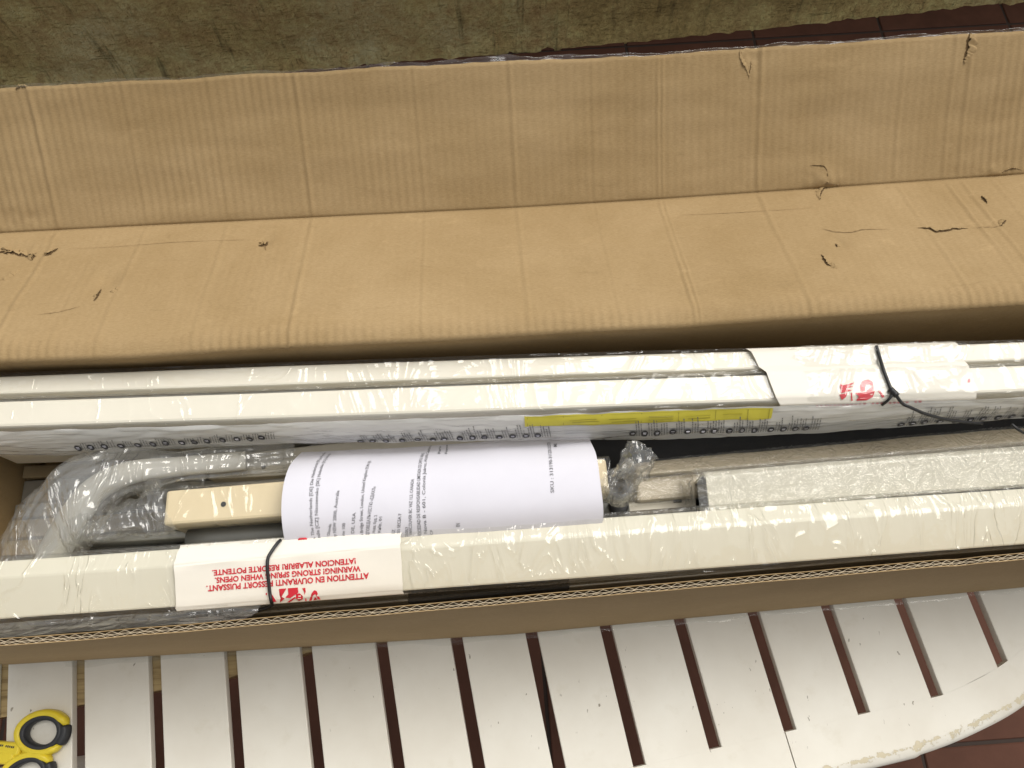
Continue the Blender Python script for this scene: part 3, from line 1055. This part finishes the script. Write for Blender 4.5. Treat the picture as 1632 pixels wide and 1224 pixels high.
xa, xb = P(650, 955, .15)[0], P(908, 935, .15)[0]
loft('rail_cover', [Ga.off(.012, z=.142), Ga.off(.002, z=.144), Gb.off(.0075, z=.149), Gb.off(.0035, z=.148), Gb.off(.0035, z=.11), Ga.off(.012, z=.11)], xa, xb, M_BLACK, fa, nx=4, bevel=.001)
FFL = [Fb.off(.004, z=.12), Fb.off(.003, .001), Fb.off(0, .003), Fr.off(0, .0028), Ff.off(0, .0032), Ff.off(-.003, 0), Ff.off(.0005, z=.166), Gb.off(.005, z=.154)]


def front_film(x, t):
    p = lines_at(FFL, x, t)
    d = .0009 * nz(x * 20, t * 1.3, 31) + .0007 * nz(x * 60 + t * 9, t * 4, 35) + .0004 * nz(x * 140 - t * 20, t * 6, 37)
    return p + np.array([0, -.25 * d - (.002 * abs(nz(x * 18, t)) if t > 5 else 0), max(-.001, d)])


sheet('wrap_film', front_film, np.arange(XL - .005, XR, .0022), np.linspace(0, 7, 43), M_FILMFRONT, fa)



def spill(x, t):             # loose film pushed up over the near wall at the left end
    a, b = Ff.at(x), TIN.at(x)
    a = a + np.array([0, -.003, .002]); b = b + np.array([0, .001, -.004 - .012 * max(0, (x + .40) / .2)])
    p = a * (1 - t) + b * t
    sag = -.012 * math.sin(math.pi * t)
    return p + np.array([0, 0, sag + .006 * nz(x * 18, t * 3, 51) + .003 * nz(x * 60, t * 6, 53)])


sheet('wrap_film', spill, np.arange(XL, -.23, .0022), np.linspace(0, 1, 22), M_BAG, fa)

FS = [Fb.off(.004, -.02), Fb.off(.002, .0012), Fb.off(-.002, .0042), Fr.off(.001, .0048), Fr.off(-.002, .0046), Ff.off(.001, .0050), Ff.off(-.0030, .001), Ff.off(-.0010, -.010)]
fx0, fx1 = P(276, 930, .195)[0], P(639, 900, .195)[0]


def fsleeve(x, t):
    p = lines_at(FS, x, t)
    return p + np.array([0, 0, .0005 * nz(x * 25, t * 2, 43)])


fs = sheet('paper_sleeve', lambda x, t: fsleeve(x + .0012 * nz(t * 2, x) + (.004 if t > 6 else 0) * (x - fx0) / (fx1 - fx0), t), np.linspace(fx0, fx1, 60), np.linspace(0, 7, 43), M_SLEEVE, fa)


def fs_w(x, wv):              # wv: 0 at the ridge, 1 at the front edge of the broad face
    return fsleeve(x, 4 + wv) + np.array([0, -.0003, .0006])


def xw(px, wv): return P(px, 900 + wv * 40, .196)[0]


for body, pr, pl_, w0, w1 in (('!ATENCION ALABRIR! RESORTE POTENTE.', 567, 337, .15, .285),
                              ('WARNING! STRONG SPRING WHEN OPENS.', 573, 341, .345, .48),
                              ('ATTENTION EN OUVRANT! RESSORT PUISSANT.', 586, 327, .535, .675)):
    xr, xl = P(pr, 905, .196)[0], P(pl_, 915, .196)[0]
    size = .0075
    cap = size * .70
    text_on('red_lettering', body, size, lambda a, b, xr=xr, w0=w0, w1=w1, cap=cap: fs_w(xr - a, w0 + (w1 - w0) * b / cap), M_RED, fs, bold=.00022, width=xr - xl)


def fs_px(px, py):
    best = None
    for wv in np.linspace(-.2, 2.2, 97):
        q = P(px, py, .19); p = fsleeve(q[0], min(7, 4 + wv)); q = P(px, py, p[2]); p = fsleeve(q[0], min(7, 4 + wv))
        e = abs(p[1] - q[1])
        if best is None or e < best[0]: best = (e, p)
    return best[1] + np.array([0, -.0005, .0007])


# red warning pictograms, upside down: triangles and a panel with a figure and a spring
poly('red_print', [(493, 957), (497, 945), (501, 940), (505, 941), (511, 955), (507, 954), (503, 946), (499, 948), (497, 956)], fs_px, M_RED, fs)
poly('red_print', [(500, 956), (502, 951), (504, 952), (506, 955)], fs_px, M_RED, fs)
poly('red_print', [(445, 938), (457, 937), (453, 943), (449, 950), (454, 953), (447, 959)], fs_px, M_RED, fs)
poly('red_print', [(459, 937), (475, 936), (476, 943), (468, 949), (463, 952), (455, 951), (460, 946)], fs_px, M_RED, fs)
poly('red_print', [(472, 946), (478, 945), (483, 949), (483, 954), (477, 957), (472, 953)], fs_px, M_RED, fs)
poly('red_print', [(476, 949), (480, 948.4), (480, 950), (476, 950.6)], lambda a, b: fs_px(a, b) + np.array([0, -.0002, .0003]), M_SLEEVE, fs)
poly('red_print', [(475, 952.5), (480, 952), (480, 953.4), (475, 954)], lambda a, b: fs_px(a, b) + np.array([0, -.0002, .0003]), M_SLEEVE, fs)
poly('red_print', [(482, 936), (487, 935.5), (489, 957), (487, 957), (485, 943)], fs_px, M_RED, fs)
poly('red_print', [(458, 959), (470, 950), (472, 952), (462, 959)], fs_px, M_RED, fs)
poly('red_print', [(432, 947), (434, 947), (441, 958), (433, 959)], fs_px, M_RED, fs)
poly('red_print', [(424, 944), (426, 944), (426, 947), (424, 947)], fs_px, M_RED, fs)

# cable tie around the front arm, its tail lying in the gap below
c = [P(447, 861, .190), P(441, 867, .196), P(432, 880, .1985), P(427, 890, .1992), P(426, 905, .198), P(428, 925, .194), P(430, 945, .1905), P(432, 957, .189), P(434, 964, .182)]
tube('cable_tie', c, .0016, M_BLACK, fa, seg=8, n=60)
c = [P(434, 964, .183), P(425, 969, .176), P(400, 975, .170), P(360, 979, .167), P(320, 979, .166), P(290, 974, .168)]
tube('cable_tie', c, .0018, M_BLACK, fa, seg=8, n=50)

# ================================================================== LOOSE PROFILES IN THE MIDDLE


def rail(name, back, front, ztop, zbot, x0, x1, m, label, cat='rail', group='awning rails packed in the box', film=None, bevel=.0015, tilt=0.0):
    b = Line(*back, z=ztop); f = Line(*front, z=ztop - tilt)
    e = empty(name, ((x0 + x1) / 2, float(f.at(0)[1]), zbot), label, cat, group)
    loft('profile', [b, f, f.off(.001, z=zbot), b.off(z=zbot)], x0, x1, m, e, nx=4, bevel=bevel)
    if film:
        G = [b.off(.003, z=ztop - .02), b.off(.002, .0), b.off(-.001, .003), f.off(.001, .003), f.off(-.003, -.001), f.off(-.003, z=ztop - .03 - tilt)]
        def g(x, t):
            p = lines_at(G, x, t)
            d = .0009 * nz(x * 40, t * 2, ztop * 90) + .0007 * nz(x * 110, t * 5, 3) if film is not M_FILMBUB else .0010 * abs(nz(x * 130, t * 6, 3)) + .0008 * nz(x * 50, t * 2)
            return p + np.array([0, -.2 * d, max(-.0008, d)])
        sheet('wrap_film', g, np.arange(x0 - .006, x1 + .006, .0028), np.linspace(0, 5, 31), film, e)
    return e, b, f


def hole(parent, px, py, z, r, m=M_BLACK):
    c_ = P(px, py, z); n = 16
    v = [(c_[0] + r * math.cos(2 * math.pi * k / n), c_[1] + r * math.sin(2 * math.pi * k / n), z) for k in range(n)]
    mesh('screw_hole', v, [tuple(range(n))], m, parent)


# upper greige rail with a hole, left of the manual
e, b, f = rail('slim_rail', [(330, 728), (470, 712)], [(330, 764), (470, 757)], .140, .06, P(333, 750, .14)[0], P(905, 735, .14)[0], M_GREIGE,
               'greige metal rail with one dark hole behind the tan rail')
hole(e, 420, 744.5, .1412, .0022)
# its grey neighbour strip and the dark channel below the tan rail
rail('slim_rail', [(300, 768), (470, 757)], [(300, 779), (470, 767)], .125, .04, P(150, 770, .12)[0], P(900, 735, .12)[0], M_GREY,
     'narrow grey metal strip between the greige rail and tan rail')
# tan rail
e, b, f = rail('tan_rail', [(262, 782), (455, 765), (968, 730)], [(262, 837), (455, 822), (968, 787)], .168, .09, P(262, 810, .168)[0], P(969, 760, .168)[0], M_TAN,
               'tan rectangular rail in clear film poking out both sides of the manual', film=M_FILM, bevel=.003)
hole(e, 356, 803.5, .1687, .0026)


# crumpled bag end twisted off the left end of the tan rail
def crumple(name, pts, r, parent, n=60, seg=26, seed=0, m=M_BAG, amp=.5):
    return tube(name, pts, r, m, parent, seg=seg, n=n, flat=.6, cap=False,
                jig=lambda k, a, p: amp * nz(math.cos(a) * 3 + seed, math.sin(a) * 3, k * 4) + amp * .8 * nz(math.cos(a) * 7, math.sin(a) * 7 + seed, k * 8))


crumple('film_twist', [P(270, 805, .165), P(240, 818, .166), P(205, 828, .168), P(165, 842, .170), P(135, 846, .170), P(112, 838, .170)], lambda s: .027 - .019 * min(1, s * 1.4) + .006 * (s > .8), e, seed=3)
crumple('film_twist', [P(972, 760, .165), P(988, 775, .168), P(998, 762, .176), P(1010, 742, .184), P(1024, 720, .190), P(1028, 714, .190)], lambda s: (.024 - .016 * min(1, s * 2.2)) + .007 * math.sin(max(0, s - .35) / .65 * math.pi), e, seed=9, amp=.6)

# grey channel with film and dark round tube in front of the tan rail
rail('slim_rail', [(130, 858), (470, 832)], [(130, 868), (470, 846)], .118, .03, P(120, 860, .118)[0], P(880, 800, .118)[0], M_GREY,
     'grey channel in film just in front of the tan rail', film=M_FILM)
tz = .135
tb1 = tube('round_tube', [P(302, 862, tz), P(470, 850, tz), P(800, 824, tz), P(1000, 806, tz)], .0115, plain('matt_grey_tube', (.13, .13, .12), .45, metal=.3), None, seg=24, n=12)
tag(tb1, 'dark grey round tube between the tan rail and front arm', 'tube')
e_bc = tube('tube_cap', [P(975, 806, tz), P(992, 805, tz)], .0135, M_BLACK, tb1, seg=24)
# black round cap standing on end by the film twist
cc = P(986, 806, .15)
o = tube('end_cap', [(cc[0], cc[1], .10), (cc[0], cc[1], .150), (cc[0], cc[1] + .0003, .1515)], lambda s: .0085 if s > .9 else .0095, M_BLACK, None, seg=28)
tag(o, 'round black plastic cap below the twisted film end', 'end cap')
rail('slim_rail', [(60, 872), (300, 868)], [(60, 896), (300, 884)], .105, .03, P(100, 880, .105)[0], P(300, 872, .105)[0] + .01, M_GREYDK,
     'shiny dark grey rail ending at the dark tube near the crank', film=M_FILM)

# lower layer of rails seen below the crank
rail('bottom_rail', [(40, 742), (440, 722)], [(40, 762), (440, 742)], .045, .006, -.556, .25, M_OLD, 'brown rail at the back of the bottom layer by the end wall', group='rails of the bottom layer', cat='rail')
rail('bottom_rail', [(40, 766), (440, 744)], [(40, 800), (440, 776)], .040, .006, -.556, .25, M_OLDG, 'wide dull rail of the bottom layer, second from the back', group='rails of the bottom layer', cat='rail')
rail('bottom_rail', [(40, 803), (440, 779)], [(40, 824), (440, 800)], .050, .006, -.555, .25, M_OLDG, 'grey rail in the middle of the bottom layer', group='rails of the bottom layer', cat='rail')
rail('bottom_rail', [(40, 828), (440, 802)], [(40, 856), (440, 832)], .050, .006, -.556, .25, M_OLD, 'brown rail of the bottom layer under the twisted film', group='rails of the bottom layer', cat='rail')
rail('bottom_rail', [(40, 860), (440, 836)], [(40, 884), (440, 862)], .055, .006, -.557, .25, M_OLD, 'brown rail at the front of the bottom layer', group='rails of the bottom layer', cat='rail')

# added black bundle standing in for deep shade under the rear arm
bn = tube('black_filler', [P(880, 716, .10), P(1060, 706, .10), P(1300, 690, .10), P(1700, 655, .10)], .030, plain('gap_shade_black', (.006, .006, .007), .8, var=.3, bumps=.4), None, seg=24, n=40, jig=lambda k, a, p: .06 * nz(k * 20, a))
tag(bn, 'added black bundle in the dark gap under the printed film', 'filler')

# right-hand side: film-wrapped beige profiles
XE = .98
e1, b, f = rail('wrapped_rail', [(1000, 738), (1300, 706), (1632, 676)], [(1000, 759), (1300, 736), (1632, 706)], .120, .04, P(1010, 750, .12)[0], XE, M_BEIGE,
                'beige rail in pebbled film running to the right under the rear arm', group='film-wrapped rails right of the manual', film=M_FILMBUB, bevel=.004, tilt=-.012)
e2, b, f = rail('wrapped_rail', [(1000, 762), (1300, 736), (1632, 710)], [(1000, 801), (1300, 774), (1632, 746)], .124, .05, P(1012, 780, .124)[0], XE, M_BEIGE,
                'beige pebble-film rail between the twisted film and white tube end', group='film-wrapped rails right of the manual', film=M_FILMBUB, bevel=.005)
e3, b, f = rail('slim_rail', [(980, 802), (1300, 776)], [(980, 822), (1300, 798)], .115, .04, P(992, 810, .115)[0], XE - .1, M_GREIGE,
                'greige rail with a small dark slot beside the white tube end')
loft('groove_shade', [f.off(.0035, .0006), f.off(-.0006, .0006), f.off(-.0006, z=.06), f.off(.0035, z=.06)], P(996, 815, .115)[0], XE - .1, plain('bronze_shadow_line', (.12, .10, .07), .5, metal=.3), e3, nx=3, bevel=0)  # raised dark strip; the groove's shade is put into its colour
sp = P(1080, 797.5, .1163)
box('slot', (sp[0] - .0042, sp[1] - .0022, .110), (sp[0] + .0042, sp[1] + .0022, .1160), M_BLACK, e3, bevel=.0005)

# hollow white square tube
zt = .170
Hb = Line((1116, 752), (1300, 736), (1632, 709), z=zt); Hf = Line((1129, 816), (1300, 802), (1632, 776), z=zt - .004)
Hr = Line((1129, 759), (1300, 743), (1632, 717), z=zt + .002)
he = empty('square_tube', (.55, .16, .1), 'hollow white square tube in clear film with open end facing left', 'tube')
hx0 = P(1129, 790, zt)[0]
loft('tube_wall', [Hr, Hf, Hf.off(.014, z=zt - .058), Hb.off(.001, z=zt - .058), Hb.off(.001, -.006)], hx0, XE, M_TUBE, he, nx=5, bevel=.0018, caps=False)
loft('tube_wall', [Hr.off(-.0022, -.003), Hf.off(.0026, -.003), Hf.off(.0165, z=zt - .055), Hb.off(-.002, z=zt - .055), Hb.off(-.002, -.010)], hx0 + .0002, XE, M_GREY, he, nx=5, bevel=0, caps=False)
# wall thickness ring at the open end
A_ = [l.at(hx0) for l in (Hr, Hf, Hf.off(.014, z=zt - .058), Hb.off(.001, z=zt - .058), Hb.off(.001, -.006))]
B_ = [l.at(hx0) for l in (Hr.off(-.0022, -.003), Hf.off(.0026, -.003), Hf.off(.0165, z=zt - .055), Hb.off(-.002, z=zt - .055), Hb.off(-.002, -.010))]
mesh('tube_rim', A_ + B_, [(i, (i + 1) % 5, 5 + (i + 1) % 5, 5 + i) for i in range(5)], M_CREAM2, he)
HG = [Hb.off(.006, z=zt - .03), Hb.off(.004, -.002), Hr.off(.002, .003), Hr.off(-.003, .0032), Hf.off(.001, .0032), Hf.off(-.002, -.001), Hf.off(.006, z=zt - .04)]


def hfilm(x, t):
    p = lines_at(HG, x, t)
    d = .0009 * nz(x * 60, t * 3, 63) + .0006 * nz(x * 150, t * 8, 3)
    if t < 2.4: d += .0022 * abs(nz(x * 45, t * 3, 13))
    return p + np.array([0, -.2 * d, max(-.0008, d)])


sheet('wrap_film', hfilm, np.arange(hx0 - .010, XE, .0025), np.linspace(0, 6, 37), M_FILMBUB, he)
# film gathered over the open end
cen = sum(A_) / 5


def endfilm(k, r):
    i = int(k) % 5; u = k - int(k)
    q = A_[i] * (1 - u) + A_[(i + 1) % 5] * u
    p = q * r + cen * (1 - r)
    return p + np.array([-.012 * (r ** .5) * (1 - r * .4) - .006 + .003 * nz(k * 3, r * 4), 0, .002 * nz(k * 5, r * 5)])


sheet('wrap_film', endfilm, np.linspace(0, 5, 41), np.linspace(.25, 1.12, 9), M_BAG, he)

# stray black cord at the right edge
tube('cable_tie', [P(1612, 676, .19), P(1622, 684, .19), P(1640, 694, .185), P(1668, 705, .18)], .0014, M_BLACK, ra, seg=8, n=16)

# ================================================================== CRANK IN ITS BAG
ck = empty('crank_pipe', (-.4, .17, .10), 'pale grey bent crank pipe in a crinkled clear bag at the left end', 'crank')
cp = [P(392, 734, .153), P(345, 738, .158), P(270, 745, .165), P(205, 754, .168), P(155, 778, .168), P(122, 818, .165), P(96, 862, .158), P(78, 900, .150)]
tube('pipe', cp, lambda s: .0098 + .0056 * max(0, min(1, (s - .25) / .5)), M_PIPE, ck, seg=28, n=70, flat=.75)
bagp = [P(470, 726, .150), P(400, 733, .156), P(330, 738, .163), P(270, 744, .168), P(205, 752, .170), P(148, 778, .170), P(108, 820, .168), P(70, 868, .160), P(48, 902, .152)]
tube('clear_bag', bagp, lambda s: .0155 + .021 * max(0, min(1, (s - .35) / .35)), M_BAG, ck, seg=64, n=170, flat=.72, cap=False,
     jig=lambda k, a, p: .16 * nz(math.cos(a) * 2, math.sin(a) * 2, k * 4) + .13 * nz(math.cos(a) * 6 + k * 5, math.sin(a) * 6, k * 9) + .05 * nz(math.cos(a) * 14, math.sin(a) * 14, k * 26))
tube('clear_bag', [p + np.array([-.004, .002, .002]) for p in bagp[4:]], lambda s: .022 + .012 * math.sin(s * 3.0), M_BAG, ck, seg=48, n=110, flat=.66, cap=False,
     jig=lambda k, a, p: .22 * nz(math.cos(a) * 3 + 4, math.sin(a) * 3, k * 2) + .12 * nz(math.cos(a) * 8 + k * 7, math.sin(a) * 8, k * 5))
# loose bag corner with the heat-sealed seam hanging over the lower rails
seal0, seal1 = P(205, 765, .155), P(218, 793, .150)


def corner(u, v):
    a = P(200 + 130 * u, 766 - 12 * u, .158); b = P(222 + 100 * u, 792 - 4 * u, .148)
    p = a * (1 - v) + b * v
    return p + np.array([0, 0, .006 * nz(u * 4, v * 3, 5) + .002 * nz(u * 14, v * 9)])


sheet('clear_bag', corner, np.linspace(0, 1, 40), np.linspace(0, 1, 16), M_BAG, ck)
for k in range(3):
    tube('bag_seam', [seal0 + np.array([.003 * k, 0, .003]), (seal0 + seal1) / 2 + np.array([.003 * k, 0, .004]), seal1 + np.array([.003 * k, 0, .003])], .0005, M_BAG, ck, seg=6, n=8)

# ================================================================== MANUAL
mz = [(.258, .100), (.243, .128), (.228, .155), (.210, .182), (.192, .196), (.172, .2005), (.152, .198), (.138, .188), (.130, .172), (.126, .155)]
mc = spline([(0, a, b) for a, b in mz], 120)
arc = [0]
for i in range(1, 120): arc.append(arc[-1] + np.linalg.norm(mc[i] - mc[i - 1]))
arc = np.array(arc); my = np.array([p[1] for p in mc]); mzv = np.array([p[2] for p in mc])
mx0, mx1 = P(450, 790, .2)[0], P(955, 765, .2)[0]


def man(x, s, lift=0.0):
    y = np.interp(s, arc, my); z = np.interp(s, arc, mzv)
    y2 = np.interp(s + .002, arc, my); z2 = np.interp(s + .002, arc, mzv)
    d = np.array([y2 - y, z2 - z]); d /= np.linalg.norm(d) + 1e-9
    n_ = np.array([-d[1], d[0]])
    if n_[1] < 0: n_ = -n_
    h = .0026 * nz(x * 7, s * 9, 71) + .0009 * nz(x * 24, s * 20, 73) + lift
    return np.array([x, y + n_[0] * h + .004 * (x - .0) * 0 - .006 * (x + .06) * -.2, z + n_[1] * h])


SL = arc[-1]
mo = empty('instruction_manual', ((mx0 + mx1) / 2, .17, .15), 'white printed instruction manual draped over the rails mid-box', 'manual')


def rounded_x(k, s):      # corners of the sheet are rounded by handling: keep edges nearly straight
    return mx0 + (mx1 - mx0) * k + .0015 * nz(s * 20, k * 3)


pg = sheet('page', lambda k, s: man(rounded_x(k, s), s), np.linspace(0, 1, 60), np.linspace(0, SL, 90), M_PAPER, mo)
pg2 = sheet('page', lambda k, s: man(rounded_x(k, s) + .0012, s, -.0022), np.linspace(0, 1, 30), np.linspace(0, SL, 50), M_PAPER, mo)


def man_s(px, py):
    best = None
    for s in np.linspace(0, SL, 120):
        q = man(0, s); w_ = P(px, py, q[2]); q = man(w_[0], s)
        e = abs(q[1] - w_[1])
        if best is None or e < best[0]: best = (e, w_[0], s)
    return best[1], best[2]


def man_text(body, px0, py0, px1, py1, size, fit=True, m=M_INKSOFT):
    xa_, sa = man_s(px0, py0); xb_, sb = man_s(px1, py1)     # reading runs up the picture: from (px0,py0) to (px1,py1)
    L = math.hypot(xb_ - xa_, sb - sa)
    ca, sn = (xb_ - xa_) / L, (sb - sa) / L
    def mp(a, b):
        s = sa + sn * a + ca * b * 0 ; x = xa_ + ca * a - b
        return man(x, min(SL, max(0, s + 0)), .0006)
    text_on('print_line', body, size * .84, mp, m, pg, bold=.00002, width=L if fit else None)


man_text('rdam, The Netherlands [DE] Die Niederlande [FR] Les Pays-Bas', 506, 868, 520, 722, .0050)
man_text('Holandia [CZ] Nizozemsko [SK] Holandsko [HU] Hollandia', 514, 868, 528, 724, .0050)
man_text('[RO] Olanda', 524, 866, 528, 834, .0046)
man_text('Sydney NSW 2000, Australia', 537, 866, 541, 783, .0050)
man_text('Suite 100', 549, 858, 550, 834, .0046)
man_text('on, DE, USA', 564, 862, 567, 817, .0050)
man_text('New Bridge Street, London, United Kingdom EC4V 6JA', 580, 860, 592, 735, .0050)
man_text('З ВІДПОВІДАЛЬНІСТЮ «ІДАХЛ»', 588, 860, 599, 774, .0052)
man_text('вул. Нова, буд. 2', 597, 858, 601, 820, .0046)
man_text('м. Київ, 01', 606, 856, 609, 824, .0046)
man_text('EEZ', 629, 853, 630, 842, .0050)
man_text('1055 SECSA F', 637, 854, 640, 817, .0050)
man_text('25057', 650, 854, 651, 838, .0046)
man_text('VANCOUVER BC V6Z 1L3, CANADA', 657, 852, 660, 764, .0050)
man_text('SOCIEDAD DE RESPONSABILIDAD LIMITADA DE CAPITAL VARIABLE', 672, 852, 677, 722, .0054)
man_text('Nova B - 601, Colonia Juárez, Alcaldía Cuauhtémoc', 681, 849, 688, 711, .0050)
man_text('CP', 690, 851, 690, 845, .0046)
man_text('EN', 733, 840, 733, 834, .0060)
man_text('SKU : 313190-311220-20220728', 883, 784, 877, 706, .0054)
man_text('MI', 888, 713, 888, 708, .0060)
man_text('Paris', 702, 724, 703, 712, .0044)
man_text('France', 713, 724, 714, 710, .0044)

# the red mark printed at the manual's lower corner, seen through the front film
rm = [man_s(484 + 10 * math.cos(a), 862 + 4.2 * math.sin(a)) for a in np.linspace(.4, 2 * math.pi - .2, 22)]
tube('red_mark', [man(x, min(SL, s), .0006) for x, s in rm], .0009, M_RED, pg, seg=6)

# ================================================================== SCISSORS
sc = empty('scissors', (-.52, -.03, 0), 'yellow scissors with black-lined finger loops lying on the table', 'scissors')
zc = .009


def loop(pc, rx, ry, rot):
    """closed handle ring: yellow shell, black lining, black thumb patch on the outer right"""
    C = P(*pc, zc)
    def ring(a, k):
        x = rx * math.cos(a) * k; y = ry * math.sin(a) * k * (1 + .08 * math.cos(a))
        return C + np.array([x * math.cos(rot) - y * math.sin(rot), x * math.sin(rot) + y * math.cos(rot), 0])
    def torus(name, a0, a1, k, w_, h, m, par, n=60, seg=14, zo=0.0):
        v = []; f = []; closed = abs(a1 - a0 - 2 * math.pi) < 1e-6
        for i in range(n + (0 if closed else 1)):
            a = a0 + (a1 - a0) * i / n
            c0 = ring(a, k); o_ = ring(a, k + .1) - c0; o_ /= np.linalg.norm(o_)
            taper = 1.0 if closed else min(1, .55 + 8 * min(i, n - i) / n)
            for j in range(seg):
                b = 2 * math.pi * j / seg
                cb, sb = math.cos(b), math.sin(b)
                cb = math.copysign(abs(cb) ** .7, cb); sb = math.copysign(abs(sb) ** .7, sb)
                v.append(c0 + o_ * cb * w_ * taper + np.array([0, 0, sb * h * taper + zo]))
        N = n if closed else n + 1
        for i in range(n):
            for j in range(seg):
                a_ = i * seg + j; b_ = i * seg + (j + 1) % seg; c_ = ((i + 1) % N) * seg + (j + 1) % seg; d_ = ((i + 1) % N) * seg + j
                f.append((a_, b_, c_, d_))
        if not closed:
            f.append(tuple(range(seg))); f.append(tuple(n * seg + j for j in range(seg)))
        return mesh(name, v, f, m, par, smooth=True)
    hd = torus('handle', .42, 2 * math.pi - .55, 1.0, .0042, .0075, M_YELLOW, sc)
    torus('loop_lining', 0, 2 * math.pi, .80, .0034, .0070, M_BLACKRUB, hd)
    torus('thumb_patch', -.56, .43, .96, .0048, .0070, M_BLACKRUB, hd, n=24)
    return hd, C


h1, C1 = loop((69, 1167), .0248, .0188, -.12)
h2, C2 = loop((44, 1235), .0248, .0188, .10)


def shank(a, b, w0, w1, par):
    a, b = np.array(a), np.array(b); d = b - a; d /= np.linalg.norm(d); s = np.array([-d[1], d[0], 0])
    v = []
    for p, w_ in ((a, w0), ((a + b) / 2, (w0 + w1) / 2), (b, w1)):
        for q, z in ((-1, -.006), (1, -.006), (1, .006), (-1, .006)): v.append(p + s * q * w_ + np.array([0, 0, z]))
    f = [(0, 3, 2, 1), (8, 9, 10, 11)] + [(i * 4 + j, i * 4 + (j + 1) % 4, (i + 1) * 4 + (j + 1) % 4, (i + 1) * 4 + j) for i in range(2) for j in range(4)]
    return mesh('shank', v, f, M_YELLOW, par, bevel=.003, segs=3)


s1 = shank(C1 + np.array([-.019, -.0155, 0]), P(-70, 1186, zc), .0068, .0060, h1)
s2 = shank(C2 + np.array([-.014, .0175, 0]), P(-70, 1206, zc), .0068, .0060, h2)
q0, q1 = P(42, 1200, zc), P(41, 1206, zc)
tube('stop_nub', [P(41, 1194, zc), P(41, 1213, zc)], .0038, M_YELLOW, h1, seg=14)
for k in range(9):
    if k in (3,): continue
    a = P(-2 + k * 2.9, 1187.4 + k * .45, zc + .0063); q = .0011
    mesh('moulded_mark', [a + np.array([-.0008, -q, 0]), a + np.array([.0007, -q * (.6 + .4 * (k % 2)), 0]), a + np.array([.0009, q, 0]), a + np.array([-.0004, q * .8, 0])], [(0, 1, 2, 3)], M_INK, s1)
pv = P(-160, 1200, zc)
tube('pivot_screw', [pv + np.array([0, 0, -.004]), pv + np.array([0, 0, .0075])], .005, M_STEEL, sc, seg=20)
for sg in (-1, 1):
    a = pv + np.array([.06, .008 * sg, -.001 * sg]); tipp = pv + np.array([-.10, -.004 * sg, -.001 * sg])
    mesh('blade', [a + np.array([0, .007, 0]), a + np.array([0, -.007, 0]), pv + np.array([0, -.009, -.001 * sg]), tipp, pv + np.array([0, .009, -.001 * sg])], [(0, 1, 2, 3, 4)], M_STEEL, sc, solid=.0016)
